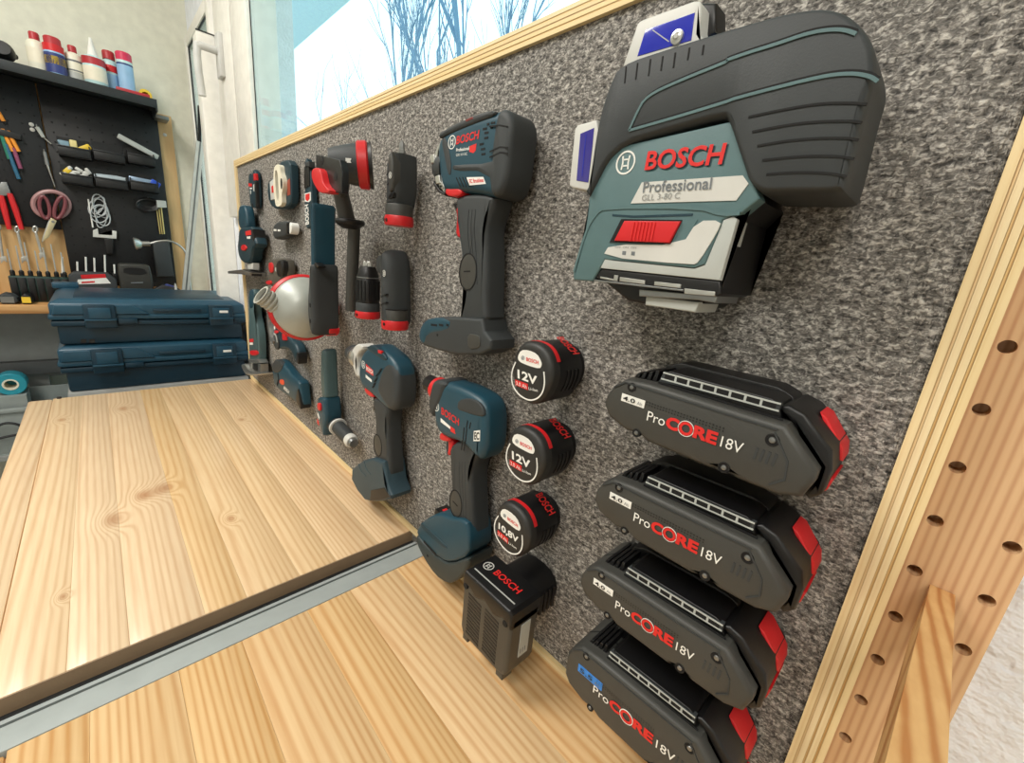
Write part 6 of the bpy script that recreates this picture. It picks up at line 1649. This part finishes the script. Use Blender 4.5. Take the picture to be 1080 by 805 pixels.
# coiled black cable with tin box, brass rod, flat black sleeve
t = wthing('black_cable', 'black cable coil hanging below the bin with the blue tool', 'cable', (156, 225))
for k in range(4): ring_px('coil', (156, 214 + k * 0.8), 10 + k * 0.7, 5 + k * 0.4, 0.0025, BLK, t, 0.008 + 0.004 * k, 0.1, 18)
hang(t, (156, 210), 0.008)
t = wthing('metal_tin', 'small silver tin hanging at the right rim of the pegboard', 'tin', (170, 218))
slab('tin_body', [wallp(q, 0.03) for q in ((165, 211), (175, 212), (176, 219), (166, 219))], 0.0, 0.03, LGM, t, b=0.001, to=farwall(FX))
t = wthing('brass_rod', 'thin brass rod bundle hanging under the silver tin', 'rod', (170, 250))
for k in range(3): wall_tube('rod', [(165 + k * 2.5, 219), (169 + k * 2.2, 247)], 0.0022, mat('brass', (200, 180, 120), 0.3, 0.8), t, 0.006 + 0.004 * k)
t = wthing('black_sleeve', 'flat black tool sleeve hanging low at the right of the pegboard', 'sleeve', (172, 290))
slab('sleeve', [wallp(q, 0.03) for q in ((161, 256), (178, 252), (184, 292), (166, 292))], 0.0, 0.03, RUB, t, b=0.004, to=farwall(FX))
# gooseneck lamp
t = wthing('gooseneck_lamp', 'small silver gooseneck lamp reaching in from the right', 'lamp', (195, 300))
gp = [on_x(q, -2.12) for q in ((158, 257), (168, 254), (180, 254), (190, 259), (196, 266), (198, 276))]
foot = Vector((-2.12, gp[-1].y, 0.150))
tube('gooseneck', chaikin([tuple(p) for p in gp] + [tuple(foot)], 2, False), 0.0035, SIL, t, 8)
hp = on_x((146, 257), -2.12); hd_ = (gp[0] - hp)
lathe('lamp_head', hp, hd_, [(-0.012, 0.020), (-0.010, 0.022), (0.004, 0.017), (0.010, 0.009), (hd_.length, 0.009)], SIL, t, 18)
lathe('foot', (foot.x, foot.y, 0.145), (0, 0, 1), [(0, 0.02), (0.006, 0.02), (0.01, 0.006)], SILD, t, 16)
# screwdriver rack with slim drivers
t = thing('driver_rack', 'dark green rack with a row of slim drivers on the far bench', 'rack', (-2.10, -0.46, 0.145))
GRN = mat('dark_green_plastic', (22, 56, 50), 0.45)
a = on_x((8, 291), -2.06); b = on_x((72, 292), -2.06)
box('rack_body', (-2.10, a.y, 0.1452), (-2.06, b.y, a.z), GRN, t, 0.003)
for k in range(7):
    yy = a.y + (b.y - a.y) * (0.07 + 0.145 * k)
    box('rack_rib', (-2.062, yy - 0.008, 0.150), (-2.056, yy + 0.008, a.z - 0.004), BLK, t, 0.001)
    d = thing('slim_driver', ['slim driver leftmost in the green rack', 'second slim driver from the left in the green rack', 'third slim driver from the left in the green rack', 'fourth slim driver in the green rack, under the spanners', 'fifth slim driver in the green rack', 'sixth slim driver in the green rack, by the red label box', 'slim driver rightmost in the green rack'][k], 'screwdriver', (-2.08, yy, a.z), 'slim drivers in the rack')
    lathe('collar', (-2.08, yy, a.z), (0, 0, 1), [(0, 0.006), (0.014, 0.006), (0.018, 0.003)], BLK, d, 10)
    lathe('shaft', (-2.08, yy, a.z + 0.016), (0, 0, 1), [(0, 0.0020), (0.065 + 0.012 * (k % 3), 0.0018)], SIL, d, 6)
for k, (x, y0_, y1_) in enumerate(((66, 271, 289), (82, 276, 289), (91, 271, 289), (100, 272, 289), (111, 269, 289), (121, 279, 289))):
    t = wthing('pin_punch', ['white shank standing behind the rack end', 'shortest white shank left of the red label box', 'white shank second left above the red label box', 'white shank above the middle of the red label box', 'tallest white shank above the red label box', 'white shank at the right end above the red label box'][k], 'pin punch', (x, 292), 'row of white shanks')
    pa_ = on_x((x, y1_), FX + 0.03); pb_ = on_x((x - 0.6, y0_), FX + 0.03)
    tube('shank', [tuple(pa_), tuple(pb_)], 0.0026, WHT, t, 8)
    box('socket', (FX, pa_.y - 0.006, pa_.z - 0.03), (FX + 0.036, pa_.y + 0.006, pa_.z + 0.002), BLK, t, 0.001)
# things on the upper case / far bench: label box, radio, spirit level, offcuts
X0 = -2.02
t = thing('charger', 'black battery charger with red and white label behind the cases', 'charger', (X0, -0.33, 0.145))
a = on_x((74, 303), X0); b = on_x((124, 303), X0); zt = on_x((98, 288), X0).z
slab('charger_body', [(a.y, 0.1455), (b.y, 0.1455), (b.y, zt - 0.02), (b.y - 0.018, zt), (a.y + 0.014, zt), (a.y, zt - 0.012)], -0.06, 0.0, RUB, t, b=0.004, to=farwall(X0))
patch('red_label', [wl for wl in [(lambda q: (on_x(q, X0).y, on_x(q, X0).z))(q) for q in ((85, 290), (111, 289), (112, 293), (86, 294))]], 0.0004, RED, t, 0.0008, to=farwall(X0))
patch('white_label', [(lambda q: (on_x(q, X0).y, on_x(q, X0).z))(q) for q in ((82, 295), (112, 293), (117, 299), (81, 300))], 0.0004, WHT, t, 0.0008, to=farwall(X0))
patch('label_bar', [(on_x(q, X0).y, on_x(q, X0).z) for q in ((86, 299), (100, 298), (100, 296.4), (86, 297.2))], 0.0013, RED, t, 0.0004, to=farwall(X0))
t = thing('site_radio', 'dark rounded radio behind the cases, under the gooseneck lamp', 'radio', (X0, -0.24, 0.145))
a = on_x((127, 303), X0); b = on_x((162, 303), X0); zt = on_x((145, 279), X0).z
slab('radio_body', chaikin([(a.y, 0.1455), (b.y, 0.1455), (b.y, zt - 0.006), (b.y - 0.012, zt), (a.y + 0.012, zt), (a.y, zt - 0.006)], 1), -0.06, 0.0, mat('dark_olive_plastic', (46, 46, 42), 0.5), t, b=0.006, to=farwall(X0))
patch('radio_front', chaikin([(a.y + 0.014, zt - 0.035), (b.y - 0.014, zt - 0.035), (b.y - 0.014, zt - 0.012), (a.y + 0.014, zt - 0.012)], 1), 0.0002, BLK, t, 0.001, to=farwall(X0))
patch('radio_mark', [(on_x(q, X0).y, on_x(q, X0).z) for q in ((138, 299), (151, 298.6), (151, 297.4), (138, 297.8))], 0.0013, GRYP, t, 0.0004, to=farwall(X0))
t = thing('rag_bundle', 'dark blue rag with white edge lying behind the cases by the pole', 'rag', (-2.02, -0.10, 0.145))
for k, (p, q, m) in enumerate((((168, 300), (190, 303), NAV), ((160, 303), (195, 306), SEAL), ((180, 295), (186, 300), LGT))):
    u = on_x(p, -2.03); v = on_x(q, -2.03)
    slab('fold', chaikin([(u.y, 0.1455), (v.y, 0.1455), (v.y, 0.150 + u.z * 0.25), (u.y + 0.01, 0.158 + u.z * 0.3)], 1), -0.03 + 0.012 * k, 0.0 + 0.012 * k, m, t, b=0.003, to=farwall(-2.03))
for nm, lb, cat, px0, px1, m in (('hand_plane', 'dark grey hand tool on the far bench at the left edge', 'hand tool', (-4, 318), (20, 318), RUB), ('tape_measure', 'yellow and black tape measure on the far bench', 'tape measure', (20, 318), (36, 318), YEL)):
    t = thing(nm, lb, cat, (-2.02, on_x(px0, -2.0).y, 0.145))
    a = on_x(px0, -2.0); b = on_x(px1, -2.0)
    slab('body', chaikin([(a.y, 0.1455), (b.y, 0.1455), (b.y - 0.004, 0.172), (a.y + 0.01, 0.180)], 1), -0.05, 0.0, BLK if m is YEL else m, t, b=0.004, to=farwall(-2.0))
    patch('side_plate', [(a.y + (b.y - a.y) * u, 0.150 + 0.018 * v) for u, v in ((0.2, 0), (0.8, 0), (0.8, 1), (0.2, 1))], 0.0003, m if m is YEL else SILD, t, 0.001, to=farwall(-2.0))
# leaning pole
t = thing('aluminium_pole', 'pale aluminium straightedge with black end leaning in the window corner', 'straightedge', (-2.02, -0.09, 0.145))
tp = on_x((211, 150), -2.02); bt = Vector((-2.00, on_x((196, 312), -2.0).y - 0.008, 0.1455))
d_ = (tp - bt).normalized(); u_ = Vector((0, 1, 0)); u_ = (u_ - d_ * u_.dot(d_)).normalized(); w_ = d_.cross(u_)
def bar(name, a, b, hw, hd, m, par):
    bm = bmesh.new()
    add_layers(bm, [[c + u_ * s * hw + w_ * q * hd for s, q in ((-1, -1), (1, -1), (1, 1), (-1, 1))] for c in (a, b)])
    return finish(bm, name, m, par, 0)
bar('profile', bt, tp, 0.011, 0.006, mat('pale_aluminium', (206, 206, 200), 0.4, 0.4), t)
bar('groove', bt + w_ * -0.0062, tp + w_ * -0.0062, 0.0022, 0.0006, SILD, t)
bar('end_cap', tp - d_ * 0.01, on_x((210, 112), -2.02), 0.0045, 0.005, BLK, t)
